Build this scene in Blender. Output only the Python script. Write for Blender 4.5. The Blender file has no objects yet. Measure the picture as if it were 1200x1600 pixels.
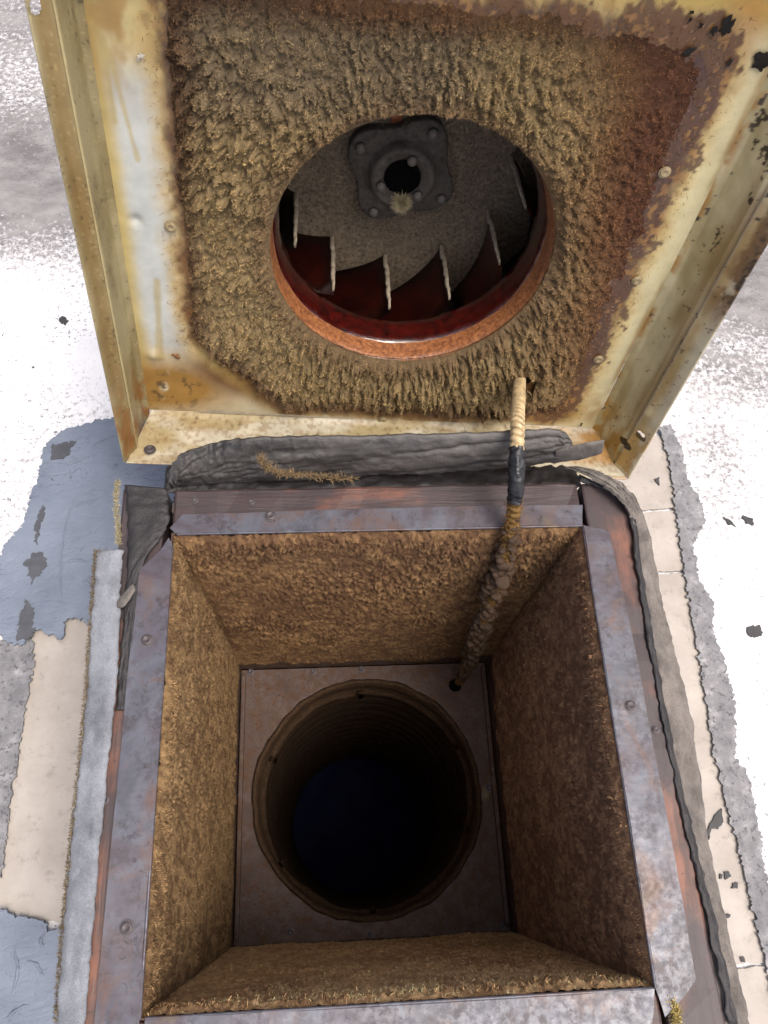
import bpy, bmesh, math, random
import numpy as np
from mathutils import Matrix, Vector

random.seed(7)
RNG = np.random.default_rng(11)
scene = bpy.context.scene

# ------------------------------------------------------------------ camera
CAM = np.array([-0.0527926, 0.1122833, 0.8002066])
CR = np.array([0.9977165, -0.0439213, 0.0513102])
CU = np.array([0.0193772, 0.9138896, 0.4055002])
CF = np.array([0.0647020, 0.4035800, -0.9126538])
cam_data = bpy.data.cameras.new('camera')
cam = bpy.data.objects.new('camera', cam_data)
scene.collection.objects.link(cam)
cam.matrix_world = Matrix(((CR[0], CU[0], -CF[0], CAM[0]), (CR[1], CU[1], -CF[1], CAM[1]),
                           (CR[2], CU[2], -CF[2], CAM[2]), (0, 0, 0, 1)))
cam_data.sensor_fit = 'VERTICAL'
cam_data.sensor_height = 24.0
cam_data.lens = 1240 / 1600 * 24.0
cam_data.clip_start = 0.01
cam_data.clip_end = 1000
scene.camera = cam
scene.render.resolution_x, scene.render.resolution_y = 768, 1024

# ------------------------------------------------------------------ sky, sun, exposure
SUN_DIR = Vector((0.28, -0.22, 0.90)).normalized()
world = bpy.data.worlds.new('World')
scene.world = world
world.use_nodes = True
wn = world.node_tree.nodes
sky = wn.new('ShaderNodeTexSky')
sky.sky_type = 'NISHITA'
sky.sun_disc = False
sky.sun_elevation = math.asin(SUN_DIR.z)
sky.sun_rotation = math.atan2(SUN_DIR.x, SUN_DIR.y)
sky.air_density = 0.6
sky.dust_density = 7.0
world.node_tree.links.new(sky.outputs[0], wn['Background'].inputs[0])
wn['Background'].inputs[1].default_value = 0.15
sun_data = bpy.data.lights.new('sun', 'SUN')
sun_data.energy = 1.2
sun_data.angle = math.radians(26)
sun_data.color = (1.0, 0.96, 0.9)
sun = bpy.data.objects.new('sun', sun_data)
scene.collection.objects.link(sun)
sun.rotation_euler = SUN_DIR.to_track_quat('Z', 'Y').to_euler()
sun.location = SUN_DIR * 5
vs = scene.view_settings
vs.view_transform = 'Standard'
vs.look = 'None'
vs.gamma = 1.0
vs.exposure = 0.95
vs.use_curve_mapping = False

# ------------------------------------------------------------------ helpers
def ray(p):
    return CF * 1240 + CR * (p[0] - 600) - CU * (p[1] - 800)
def onz(x, y, z):
    d = ray((x, y)); return CAM + d * ((z - CAM[2]) / d[2])
def ony(x, y, yy):
    d = ray((x, y)); return CAM + d * ((yy - CAM[1]) / d[1])

LO = np.array([-0.3007, 0.5642, -0.0608])
LX = np.array([0.99644531, -0.01159269, -0.08344066])
LY = np.array([0.08399492, 0.212543, 0.97353496])
LN = np.array([0.00644884, -0.97708295, 0.2127612])
def tolid(x, y, n):
    d = ray((x, y)); A = CAM - LO
    t = (n - A @ LN) / (d @ LN); Q = CAM + t * d - LO
    return float(Q @ LX), float(Q @ LY)
def lid2w(u, v, n):
    return LO + u * LX + v * LY + n * LN

def lin(r, g, b):
    f = lambda c: c / 12.92 if c <= 0.04045 else ((c + 0.055) / 1.055) ** 2.4
    return np.array([f(r / 255), f(g / 255), f(b / 255)])
def sstep(a, b, x):
    t = np.clip((x - a) / (b - a), 0, 1); return t * t * (3 - 2 * t)
def mix(a, b, t):
    return a + (b - a) * t[..., None]

_P = np.random.default_rng(3).permutation(512)
def _h(ix, iy, s):
    return _P[(_P[(_P[ix & 511] + iy) & 511] + s * 37) & 511] / 511.0
def vnoise(x, y, s=0):
    ix = np.floor(x).astype(int); iy = np.floor(y).astype(int)
    fx = x - ix; fy = y - iy
    fx = fx * fx * (3 - 2 * fx); fy = fy * fy * (3 - 2 * fy)
    a = _h(ix, iy, s); b = _h(ix + 1, iy, s); c = _h(ix, iy + 1, s); d = _h(ix + 1, iy + 1, s)
    return (a * (1 - fx) + b * fx) * (1 - fy) + (c * (1 - fx) + d * fx) * fy
def fbm(x, y, s=0, o=4):
    t = 0; a = 0.5; n = 0
    for i in range(o):
        t = t + a * vnoise(x * 2 ** i + 17.3 * i, y * 2 ** i - 9.1 * i, s + i); n += a; a *= 0.5
    return t / n
def worley(x, y, s=0):
    ix = np.floor(x).astype(int); iy = np.floor(y).astype(int)
    d1 = np.full(x.shape, 9.0); d2 = d1.copy(); idv = np.zeros(x.shape)
    for dx in (-1, 0, 1):
        for dy in (-1, 0, 1):
            cx, cy = ix + dx, iy + dy
            px = cx + _h(cx, cy, s); py = cy + _h(cx, cy, s + 5)
            d = np.hypot(px - x, py - y)
            nd = d < d1
            d2 = np.where(nd, d1, np.minimum(d2, d))
            idv = np.where(nd, _h(cx, cy, s + 9), idv)
            d1 = np.where(nd, d, d1)
    return d1, d2, idv

COL = scene.collection
def tag(o, label, cat, group=None):
    o['label'] = label; o['category'] = cat
    if group: o['group'] = group
    return o
def empty(name, loc, label=None, cat=None, rot=None, group=None):
    o = bpy.data.objects.new(name, None)
    COL.objects.link(o)
    o.empty_display_size = 0.05
    if rot is not None:
        o.matrix_world = Matrix([[rot[0][i], rot[1][i], rot[2][i], loc[i]] for i in range(3)] + [[0, 0, 0, 1]])
    else:
        o.location = loc
    if label: tag(o, label, cat, group)
    return o
def link(name, me, mat, parent=None, loc=None, kind=None):
    o = bpy.data.objects.new(name, me)
    COL.objects.link(o)
    if mat is not None and not me.materials:
        me.materials.append(mat)
    if parent is not None: o.parent = parent
    if loc is not None: o.location = loc
    if kind: o['kind'] = kind
    return o
def npmesh(name, V, Fa, smooth=True, col=None):
    """V (n,3), Fa (m,k) faces of one size"""
    me = bpy.data.meshes.new(name)
    V = np.ascontiguousarray(V, dtype=np.float32); Fa = np.ascontiguousarray(Fa, dtype=np.int32)
    k = Fa.shape[1]
    me.vertices.add(len(V)); me.vertices.foreach_set('co', V.ravel())
    me.loops.add(Fa.size); me.loops.foreach_set('vertex_index', Fa.ravel())
    me.polygons.add(len(Fa))
    me.polygons.foreach_set('loop_start', np.arange(0, Fa.size, k, dtype=np.int32))
    me.polygons.foreach_set('use_smooth', np.full(len(Fa), smooth, dtype=bool))
    if col is not None:
        at = me.attributes.new('Col', 'FLOAT_COLOR', 'POINT')
        c = np.ones((len(V), 4), dtype=np.float32); c[:, :3] = col
        at.data.foreach_set('color', c.ravel())
    me.update(calc_edges=True)
    me.validate()
    return me
def gridfaces(nu, nv, keep=None):
    i = np.arange(nu - 1)[:, None] * nv + np.arange(nv - 1)[None, :]
    f = np.stack([i, i + nv, i + nv + 1, i + 1], -1).reshape(-1, 4)
    if keep is not None: f = f[keep.ravel()]
    return f
def compact(V, Fa, col=None):
    used = np.unique(Fa); m = np.full(len(V), -1); m[used] = np.arange(len(used))
    return V[used], m[Fa], (col[used] if col is not None else None)
def lathe(name, prof, seg=96, smooth=True, jit=0, a0=0):
    """profile of (r, z) turned about local z"""
    pr = np.array(prof, float); th = np.linspace(0, 2 * np.pi, seg, endpoint=False)
    r = pr[:, 0][:, None] * np.ones(seg); z = pr[:, 1][:, None] * np.ones(seg)
    if jit:
        nz = fbm(np.cos(th) * 6 + 20 + 0 * r, np.sin(th) * 6 + 20 + pr[:, 1][:, None] * 150, 4, 3) - 0.5
        r = r + nz * jit
    V = np.stack([r * np.cos(th), r * np.sin(th), z], -1).reshape(-1, 3)
    i = np.arange(len(pr) - 1)[:, None] * seg + np.arange(seg)[None]
    j = np.arange(len(pr) - 1)[:, None] * seg + (np.arange(seg)[None] + 1) % seg
    return npmesh(name, V, np.stack([i, j, j + seg, i + seg], -1).reshape(-1, 4), smooth)
def bm_mesh(name, bm, smooth=False):
    me = bpy.data.meshes.new(name)
    bmesh.ops.recalc_face_normals(bm, faces=bm.faces)
    bm.to_mesh(me); bm.free()
    if smooth:
        me.polygons.foreach_set('use_smooth', [True] * len(me.polygons))
    return me
def box_mesh(name, lo, hi, bevel=0.002, seg=2, wob=0, cuts=0):
    bm = bmesh.new()
    bmesh.ops.create_cube(bm, size=1)
    lo = np.array(lo); hi = np.array(hi)
    for v in bm.verts:
        v.co = Vector(((lo + hi) / 2 + np.array(v.co) * (hi - lo)).tolist())
    if cuts:
        ax = int(np.argmax(hi - lo))
        ed = [e for e in bm.edges if abs((e.verts[0].co - e.verts[1].co)[ax]) > 1e-6]
        bmesh.ops.subdivide_edges(bm, edges=ed, cuts=cuts, use_grid_fill=True)
        if wob:
            for v in bm.verts:
                q = np.array(v.co) * 35
                v.co += Vector([float(vnoise(np.array(q[(k + 1) % 3] + q[ax] * .6 + 40), np.array(q[(k + 2) % 3] + 40 + k * 7), k) - .5) * wob * (0 if k == ax else 1) for k in range(3)])
    if bevel:
        ed = [e for e in bm.edges if e.is_manifold and e.calc_face_angle(0) > 0.8]
        bmesh.ops.bevel(bm, geom=ed, offset=bevel, segments=seg, affect='EDGES', profile=0.5)
    return bm_mesh(name, bm)
def poly_sheet(name, pts, z, th=0.003, jit=0.004, step=0.006, sc=60, seed=0):
    """irregular sheet with torn outline: pts xy in world, top at z"""
    P = np.array(pts, float); out = []
    for a, b in zip(P, np.roll(P, -1, 0)):
        n = max(1, int(np.hypot(*(b - a)) / step))
        for k in range(n): out.append(a + (b - a) * k / n)
    Q = np.array(out)
    if jit:
        Q = Q + jit * 2 * np.stack([fbm(Q[:, 0] * sc + 50, Q[:, 1] * sc + 50, seed, 3) - .5, fbm(Q[:, 0] * sc + 90, Q[:, 1] * sc + 30, seed + 3, 3) - .5], -1)
        Q = Q + jit * .9 * np.stack([vnoise(Q[:, 0] * sc * 5 + 50, Q[:, 1] * sc * 5 + 50, seed) - .5, vnoise(Q[:, 0] * sc * 5 + 90, Q[:, 1] * sc * 5 + 30, seed + 3) - .5], -1)
    bm = bmesh.new()
    vs_ = [bm.verts.new((q[0], q[1], z)) for q in Q]
    es = [bm.edges.new((vs_[i], vs_[(i + 1) % len(vs_)])) for i in range(len(vs_))]
    bmesh.ops.triangle_fill(bm, use_beauty=True, edges=es)
    r = bmesh.ops.extrude_face_region(bm, geom=bm.faces[:])
    for v in [g for g in r['geom'] if isinstance(g, bmesh.types.BMVert)]:
        v.co.z -= th
    return bm_mesh(name, bm)
def smooth_path(pts, n):
    P = np.array(pts, float); m = len(P)
    Q = np.vstack([2 * P[0] - P[1], P, 2 * P[-1] - P[-2]])
    out = []
    for t in np.linspace(0, m - 1, n):
        i = min(int(t), m - 2); f = t - i
        a, b, c, d = Q[i], Q[i + 1], Q[i + 2], Q[i + 3]
        out.append(0.5 * (2 * b + (c - a) * f + (2 * a - 5 * b + 4 * c - d) * f ** 2 + (3 * b - a - 3 * c + d) * f ** 3))
    return np.array(out)
def tube(name, path, rad, seg=20, smooth=True):
    """path (n,3), rad (n,) or (n,seg)"""
    path = np.array(path); n = len(path)
    T = np.gradient(path, axis=0); T /= np.linalg.norm(T, axis=1)[:, None]
    a = np.array([1.0, 0.2, 0.1]); N1 = []
    for t in T:
        a = a - t * (a @ t); a /= np.linalg.norm(a); N1.append(a)
    N1 = np.array(N1); N2 = np.cross(T, N1)
    th = np.linspace(0, 2 * np.pi, seg, endpoint=False)
    rad = np.array(rad)
    if rad.ndim == 1: rad = rad[:, None] * np.ones(seg)
    V = path[:, None] + rad[..., None] * (np.cos(th)[None, :, None] * N1[:, None] + np.sin(th)[None, :, None] * N2[:, None])
    i = np.arange(n - 1)[:, None] * seg + np.arange(seg)[None]
    j = np.arange(n - 1)[:, None] * seg + (np.arange(seg)[None] + 1) % seg
    return npmesh(name, V.reshape(-1, 3), np.stack([i, j, j + seg, i + seg], -1).reshape(-1, 4), smooth)
def ribbon(name, ea, eb, th=0.006, nl=120, nw=14, bulge=0.0, rough=0.0008, edge_jit=0.001, seed=1, up=None, crease=0.0):
    """thick strip between two edge paths; sheet with rounded cross-section"""
    A = smooth_path(ea, nl); B = smooth_path(eb, nl)
    s = np.linspace(0, 1, nl)
    ln = np.linalg.norm(np.diff(A, axis=0), axis=1).sum()
    A = A + (fbm(s * ln * 150 + 9, s * 0 + seed, seed, 3) - .5)[:, None] * 2 * edge_jit * (B - A) / np.linalg.norm(B - A, axis=1)[:, None]
    B = B + (fbm(s * ln * 150 + 33, s * 0 + seed, seed + 4, 3) - .5)[:, None] * 2 * edge_jit * (B - A) / np.linalg.norm(B - A, axis=1)[:, None]
    w = np.linspace(0, 1, nw)
    M = A[:, None] * (1 - w)[None, :, None] + B[:, None] * w[None, :, None]
    T = np.gradient(M, axis=0); S = (B - A)[:, None] + 0 * M
    N = np.cross(T, S); N /= np.linalg.norm(N, axis=2)[..., None] + 1e-9
    ref = np.array(up if up is not None else (0, -0.4, 0.9))
    if (N @ ref).mean() < 0: N = -N
    dis = bulge * np.sin(np.pi * w)[None, :] + rough * 2 * (fbm(s[:, None] * ln * 120 + 0 * w, w[None, :] * 6 + 0 * s[:, None], seed + 7, 4) - .5)
    dis = dis - crease * (1 - np.abs(2 * fbm(s[:, None] * ln * 9 + 0 * w, w[None, :] * 4.5 + s[:, None] * 2, seed + 12, 3) - 1)) ** 6
    prof = np.minimum(1, np.sqrt(np.clip(1 - (2 * w - 1) ** 4, 0.05, 1)))[None, :, None]
    top = M + N * (dis[..., None] + th * .5 * prof); bot = M + N * (dis[..., None] * .8 - th * .5 * prof)
    V = np.concatenate([top.reshape(-1, 3), bot.reshape(-1, 3)])
    f = gridfaces(nl, nw); n0 = nl * nw
    F2 = [f, f[:, ::-1] + n0]
    k = np.arange(nl - 1) * nw
    F2.append(np.stack([k, k + nw, k + nw + n0, k + n0], -1)[:, ::-1]); k = k + nw - 1
    F2.append(np.stack([k, k + nw, k + nw + n0, k + n0], -1))
    k = np.arange(nw - 1)
    F2.append(np.stack([k, k + 1, k + 1 + n0, k + n0], -1)); k = k + (nl - 1) * nw
    F2.append(np.stack([k, k + 1, k + 1 + n0, k + n0], -1)[:, ::-1])
    return npmesh(name, V, np.vstack(F2), True)
def strands(name, P, D, L, W, col, curl=0.5):
    """short bent fibres: roots P, unit directions D, lengths L, widths W"""
    n = len(P)
    rnd = RNG.normal(size=(n, 3))
    side = np.cross(D, rnd); side /= np.linalg.norm(side, axis=1)[:, None] + 1e-9
    bend = np.cross(D, side)
    L = L[:, None]; W = W[:, None]
    mid = P + D * L * .5 + bend * L * .12 * curl
    tip = P + D * L * .82 + bend * L * .55 * curl + side * L * RNG.uniform(-.35, .35, (n, 1))
    V = np.stack([P - side * W, P + side * W, mid - side * W * .8, mid + side * W * .8, tip], 1).reshape(-1, 3)
    b = np.arange(n) * 5
    F3 = np.concatenate([np.stack([b, b + 1, b + 3], -1), np.stack([b, b + 3, b + 2], -1), np.stack([b + 2, b + 3, b + 4], -1)])
    return npmesh(name, V, F3, True, np.repeat(col, 5, 0))

# ------------------------------------------------------------------ materials
def new_mat(name):
    m = bpy.data.materials.new(name); m.use_nodes = True
    nt = m.node_tree
    return m, nt, nt.nodes['Principled BSDF'], nt.nodes, nt.links
def coords(nt):
    tc = nt.nodes.new('ShaderNodeTexCoord'); return tc.outputs['Object']
def noise(nt, co, scale, detail=6, rough=0.6, stretch=None, dist=0):
    if stretch is not None:
        mp = nt.nodes.new('ShaderNodeMapping'); mp.inputs['Scale'].default_value = stretch
        nt.links.new(co, mp.inputs['Vector']); co = mp.outputs[0]
    n = nt.nodes.new('ShaderNodeTexNoise'); n.inputs['Scale'].default_value = scale
    n.inputs['Detail'].default_value = detail; n.inputs['Roughness'].default_value = rough
    n.inputs['Distortion'].default_value = dist
    nt.links.new(co, n.inputs['Vector'])
    return n.outputs['Fac']
def ramp(nt, fac, stops, interp='LINEAR'):
    r = nt.nodes.new('ShaderNodeValToRGB'); e = r.color_ramp.elements
    r.color_ramp.interpolation = interp
    while len(e) < len(stops): e.new(0.5)
    for k, (p, c) in enumerate(stops):
        e[k].position = p; e[k].color = (*[float(q) for q in c], 1) if hasattr(c, '__len__') else (c, c, c, 1)
    nt.links.new(fac, r.inputs['Fac']); return r.outputs['Color']
def mixc(nt, a, b, fac, mode='MIX'):
    m = nt.nodes.new('ShaderNodeMix'); m.data_type = 'RGBA'; m.blend_type = mode
    for sock, val in ((m.inputs['A'], a), (m.inputs['B'], b)):
        pass
    ia, ib, fi = m.inputs[6], m.inputs[7], m.inputs[0]
    for sock, val in ((ia, a), (ib, b)):
        if hasattr(val, 'node'): nt.links.new(val, sock)
        else: sock.default_value = (*[float(q) for q in val], 1)
    if hasattr(fac, 'node'): nt.links.new(fac, fi)
    else: fi.default_value = fac
    return m.outputs[2]
def attr(nt, name='Col'):
    a = nt.nodes.new('ShaderNodeAttribute'); a.attribute_name = name; return a.outputs['Color']
def bump(nt, bsdf, h, strength=0.5, dist=0.002, prev=None):
    b = nt.nodes.new('ShaderNodeBump'); b.inputs['Strength'].default_value = strength; b.inputs['Distance'].default_value = dist
    nt.links.new(h, b.inputs['Height'])
    if prev is not None: nt.links.new(prev, b.inputs['Normal'])
    nt.links.new(b.outputs[0], bsdf.inputs['Normal'])
    return b.outputs[0]
def setc(nt, b, c):
    if hasattr(c, 'node'): nt.links.new(c, b.inputs['Base Color'])
    else: b.inputs['Base Color'].default_value = (*[float(q) for q in c], 1)
def setr(nt, b, r):
    if hasattr(r, 'node'): nt.links.new(r, b.inputs['Roughness'])
    else: b.inputs['Roughness'].default_value = r

def mat_lint(name, bsc=900, var=0.45):
    m, nt, b, nd, lk = new_mat(name); co = coords(nt)
    c = attr(nt)
    n1 = noise(nt, co, 260, 5, .7)
    c = mixc(nt, c, ramp(nt, n1, [(0.3, 0.45), (0.7, 1.45)]), var, 'MULTIPLY')
    setc(nt, b, c); setr(nt, b, 0.9); b.inputs['Specular IOR Level'].default_value = 0.15
    p = bump(nt, b, noise(nt, co, bsc, 4, .75), 0.9, 0.0015)
    return m
def mat_fibre(name):
    m, nt, b, nd, lk = new_mat(name)
    setc(nt, b, attr(nt)); setr(nt, b, 0.8); b.inputs['Specular IOR Level'].default_value = 0.2
    return m
def mat_plain(name, c, rough=0.6, metal=0, sc=80, var=0.3, bstr=0.3, spec=0.5, bsc=400):
    m, nt, b, nd, lk = new_mat(name); co = coords(nt)
    n1 = noise(nt, co, sc, 6, .65)
    c1 = mixc(nt, c, ramp(nt, n1, [(0.3, 1 - var), (0.7, 1 + var)]), 1.0, 'MULTIPLY')
    setc(nt, b, c1); setr(nt, b, rough); b.inputs['Metallic'].default_value = metal
    b.inputs['Specular IOR Level'].default_value = spec
    bump(nt, b, noise(nt, co, bsc, 5, .6), bstr, 0.001)
    return m
def mat_panel(name):
    m, nt, b, nd, lk = new_mat(name); co = coords(nt)
    c = attr(nt)
    n1 = noise(nt, co, 45, 6, .6)
    c = mixc(nt, c, ramp(nt, n1, [(0.3, 0.86), (0.7, 1.12)]), 1.0, 'MULTIPLY')
    sp = noise(nt, co, 420, 3, .6)
    gate = noise(nt, co, 22, 3, .6)
    mm = nd.new('ShaderNodeMath'); mm.operation = 'MULTIPLY'
    lk.new(ramp(nt, sp, [(0.70, 0.0), (0.74, 1.0)]), mm.inputs[0]); lk.new(ramp(nt, gate, [(0.48, 0.0), (0.58, 1.0)]), mm.inputs[1])
    c = mixc(nt, c, lin(48, 36, 20), mm.outputs[0])
    setc(nt, b, c)
    setr(nt, b, ramp(nt, n1, [(0.3, 0.28), (0.7, 0.5)]))
    b.inputs['Specular IOR Level'].default_value = 0.45
    bump(nt, b, noise(nt, co, 30, 5, .55), 0.25, 0.004)
    return m
def mat_flange(name):
    """greasy galvanised steel, bluish, with dark mottling"""
    m, nt, b, nd, lk = new_mat(name); co = coords(nt)
    big = noise(nt, co, 9, 4, .6, dist=.6)
    fine = noise(nt, co, 120, 7, .75)
    c = ramp(nt, big, [(0.30, lin(46, 46, 52)), (0.48, lin(78, 80, 89)), (0.60, lin(64, 56, 62)), (0.70, lin(90, 77, 56))])
    mm = nd.new('ShaderNodeMath'); mm.operation = 'MULTIPLY'
    g2 = noise(nt, co, 26, 4, .6)
    lk.new(ramp(nt, fine, [(0.46, 0.0), (0.54, 1.0)]), mm.inputs[0]); lk.new(ramp(nt, g2, [(0.42, 0.05), (0.60, 0.75)]), mm.inputs[1])
    c = mixc(nt, c, lin(46, 40, 44), mm.outputs[0])
    c = mixc(nt, c, lin(84, 62, 52), ramp(nt, noise(nt, co, 17, 6, .7, dist=.8), [(0.52, 0.0), (0.66, 0.75)]))
    c = mixc(nt, c, lin(30, 27, 30), ramp(nt, noise(nt, co, 75, 5, .75, dist=1.5), [(0.58, 0.0), (0.66, 0.75)]))
    setc(nt, b, c); b.inputs['Metallic'].default_value = 0.15
    setr(nt, b, ramp(nt, fine, [(0.35, 0.32), (0.7, 0.6)]))
    p = bump(nt, b, noise(nt, co, 18, 3, .5), 0.3, 0.004)
    bump(nt, b, fine, 0.25, 0.001, p)
    return m
def mat_wood(name, ax):
    m, nt, b, nd, lk = new_mat(name); co = coords(nt)
    st = [1, 1, 1]; st = [9.0 if k != ax else 0.9 for k in range(3)]
    g = noise(nt, co, 14, 7, .62, stretch=st, dist=.4)
    big = noise(nt, co, 9, 4, .6)
    c = ramp(nt, g, [(0.25, lin(50, 34, 30)), (0.45, lin(82, 52, 41)), (0.6, lin(112, 70, 51)), (0.8, lin(66, 43, 37))])
    c = mixc(nt, c, lin(44, 37, 40), ramp(nt, big, [(0.36, 0.0), (0.52, 0.92)]))
    sp = noise(nt, co, 300, 3, .6)
    c = mixc(nt, c, lin(20, 16, 16), ramp(nt, sp, [(0.64, 0.0), (0.70, 0.8)]))
    setc(nt, b, c); setr(nt, b, 0.55)
    bump(nt, b, g, 0.5, 0.002)
    return m
def mat_rubber(name, c0, c1, sc=30, rough=0.75, st=None):
    m, nt, b, nd, lk = new_mat(name); co = coords(nt)
    n1 = noise(nt, co, sc, 6, .65, stretch=st); n2 = noise(nt, co, 700, 4, .7)
    c = ramp(nt, n1, [(0.32, c0), (0.62, c1)])
    c = mixc(nt, c, ramp(nt, n2, [(0.3, 0.7), (0.7, 1.25)]), 1.0, 'MULTIPLY')
    setc(nt, b, c); setr(nt, b, rough)
    p = bump(nt, b, n2, 0.6, 0.0012)
    bump(nt, b, noise(nt, co, 60, 4, .6), 0.4, 0.003, p)
    return m
def mat_roof(name):
    m, nt, b, nd, lk = new_mat(name); co = coords(nt)
    wear = attr(nt)
    sep = nd.new('ShaderNodeSeparateColor'); lk.new(wear, sep.inputs[0])
    n1 = noise(nt, co, 110, 8, .75); n2 = noise(nt, co, 7, 5, .6); n3 = noise(nt, co, 28, 5, .65, stretch=(0.55, 1, 1))
    # worn amount = noise + wear field
    ad = nd.new('ShaderNodeMath'); ad.operation = 'MULTIPLY_ADD'
    lk.new(sep.outputs[0], ad.inputs[0]); ad.inputs[1].default_value = 0.38; lk.new(n1, ad.inputs[2])
    ad2 = nd.new('ShaderNodeMath'); ad2.operation = 'MULTIPLY_ADD'
    lk.new(n3, ad2.inputs[0]); ad2.inputs[1].default_value = 0.30; lk.new(ad.outputs[0], ad2.inputs[2])
    worn = ramp(nt, ad2.outputs[0], [(0.76, 0.0), (0.96, 1.0)])
    white = ramp(nt, n2, [(0.3, lin(196, 197, 200)), (0.7, lin(216, 216, 216))])
    grey = ramp(nt, n3, [(0.35, lin(96, 94, 94)), (0.65, lin(132, 130, 129))])
    c = mixc(nt, white, grey, worn)
    v = nd.new('ShaderNodeTexVoronoi'); v.inputs['Scale'].default_value = 26; v.inputs['Randomness'].default_value = 1
    lk.new(co, v.inputs['Vector'])
    spk = ramp(nt, v.outputs['Distance'], [(0.045, 1.0), (0.075, 0.0)])
    gate = ramp(nt, noise(nt, co, 16, 3, .6), [(0.52, 0.0), (0.58, 1.0)])
    mm = nd.new('ShaderNodeMath'); mm.operation = 'MULTIPLY'; lk.new(spk, mm.inputs[0]); lk.new(gate, mm.inputs[1])
    c = mixc(nt, c, lin(70, 70, 76), mm.outputs[0])
    sp2 = nd.new('ShaderNodeMath'); sp2.operation = 'MULTIPLY'
    lk.new(ramp(nt, noise(nt, co, 170, 4, .7), [(0.58, 0.0), (0.62, 1.0)]), sp2.inputs[0]); lk.new(ramp(nt, noise(nt, co, 9, 4, .6), [(0.40, 0.0), (0.54, 0.95)]), sp2.inputs[1])
    c = mixc(nt, c, lin(84, 84, 88), sp2.outputs[0])
    setc(nt, b, c); setr(nt, b, 0.75); b.inputs['Specular IOR Level'].default_value = 0.3
    bump(nt, b, n1, 0.35, 0.003)
    return m
def mat_mastic(name):
    m, nt, b, nd, lk = new_mat(name); co = coords(nt)
    n1 = noise(nt, co, 10, 5, .55); wr = noise(nt, co, 16, 6, .55, stretch=(0.8, 2.2, 1), dist=1.2); f = noise(nt, co, 160, 5, .6)
    c = ramp(nt, n1, [(0.3, lin(88, 97, 110)), (0.7, lin(110, 119, 132))])
    rg = nd.new('ShaderNodeMath'); rg.operation = 'SUBTRACT'; lk.new(wr, rg.inputs[0]); rg.inputs[1].default_value = .5
    ab = nd.new('ShaderNodeMath'); ab.operation = 'ABSOLUTE'; lk.new(rg.outputs[0], ab.inputs[0])
    crack = ramp(nt, ab.outputs[0], [(0.0, 1.0), (0.009, 0.0)])
    gate = ramp(nt, noise(nt, co, 13, 3, .5), [(0.44, 0.0), (0.56, 0.85)])
    mm = nd.new('ShaderNodeMath'); mm.operation = 'MULTIPLY'; lk.new(crack, mm.inputs[0]); lk.new(gate, mm.inputs[1])
    c = mixc(nt, c, lin(66, 74, 88), mm.outputs[0])
    setc(nt, b, c); setr(nt, b, 0.6)
    h = ramp(nt, ab.outputs[0], [(0.0, 0.0), (0.06, 1.0)])
    p = bump(nt, b, h, 0.22, 0.003)
    bump(nt, b, f, 0.6, 0.002, p)
    return m
def mat_cream(name):
    m, nt, b, nd, lk = new_mat(name); co = coords(nt)
    n1 = noise(nt, co, 14, 6, .65); f = noise(nt, co, 240, 4, .7); n2 = noise(nt, co, 60, 6, .7)
    c = ramp(nt, n1, [(0.3, lin(138, 131, 123)), (0.7, lin(162, 156, 148))])
    c = mixc(nt, c, lin(112, 108, 103), ramp(nt, n2, [(0.56, 0.0), (0.70, 0.6)]))
    c = mixc(nt, c, lin(80, 78, 78), ramp(nt, f, [(0.70, 0.0), (0.74, 0.9)]))
    setc(nt, b, c); setr(nt, b, 0.7)
    bump(nt, b, f, 0.3, 0.0015)
    return m
def mat_sealant(name):
    m, nt, b, nd, lk = new_mat(name); co = coords(nt)
    n1 = noise(nt, co, 40, 7, .7); f = noise(nt, co, 150, 6, .7)
    c = ramp(nt, n1, [(0.3, lin(86, 86, 88)), (0.55, lin(116, 116, 118)), (0.7, lin(150, 150, 150))])
    c = mixc(nt, c, lin(70, 70, 74), ramp(nt, f, [(0.55, 0.0), (0.62, 0.9)]))
    setc(nt, b, c); setr(nt, b, 0.7)
    bump(nt, b, f, 0.7, 0.003)
    return m

def mat_dirty_plate(name):
    m, nt, b, nd, lk = new_mat(name); co = coords(nt)
    big = noise(nt, co, 8, 5, .65, dist=.5); mid = noise(nt, co, 60, 6, .7); fine = noise(nt, co, 260, 5, .7)
    c = ramp(nt, big, [(0.32, lin(58, 44, 38)), (0.48, lin(80, 67, 62)), (0.60, lin(70, 56, 50)), (0.70, lin(104, 90, 68))])
    c = mixc(nt, c, lin(76, 54, 38), ramp(nt, mid, [(0.46, 0.0), (0.60, 0.85)]))
    c = mixc(nt, c, lin(36, 28, 24), ramp(nt, fine, [(0.54, 0.0), (0.68, 0.8)]))
    setc(nt, b, c); setr(nt, b, ramp(nt, mid, [(0.35, 0.45), (0.65, 0.75)])); b.inputs['Specular IOR Level'].default_value = 0.2
    p = bump(nt, b, big, 0.3, 0.004); bump(nt, b, fine, 0.35, 0.001, p)
    return m
M = {}
M['lint'] = mat_lint('lint'); M['fibre'] = mat_fibre('lint_fibre')
M['panel'] = mat_panel('greasy_painted_steel')
M['flange'] = mat_flange('greasy_galvanised_steel')
M['wood_x'] = mat_wood('stained_wood_x', 0); M['wood_y'] = mat_wood('stained_wood_y', 1)
M['roof'] = mat_roof('white_roof_coating'); M['mastic'] = mat_mastic('blue_grey_mastic')
M['cream'] = mat_cream('cream_membrane'); M['sealant'] = mat_sealant('grey_sealant')
M['bare'] = mat_plain('dark_bare_patch', lin(64, 66, 71), .7, var=.25)
M['black_bare'] = mat_plain('black_bare_patch', lin(48, 48, 49), .7, var=.3)
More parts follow.
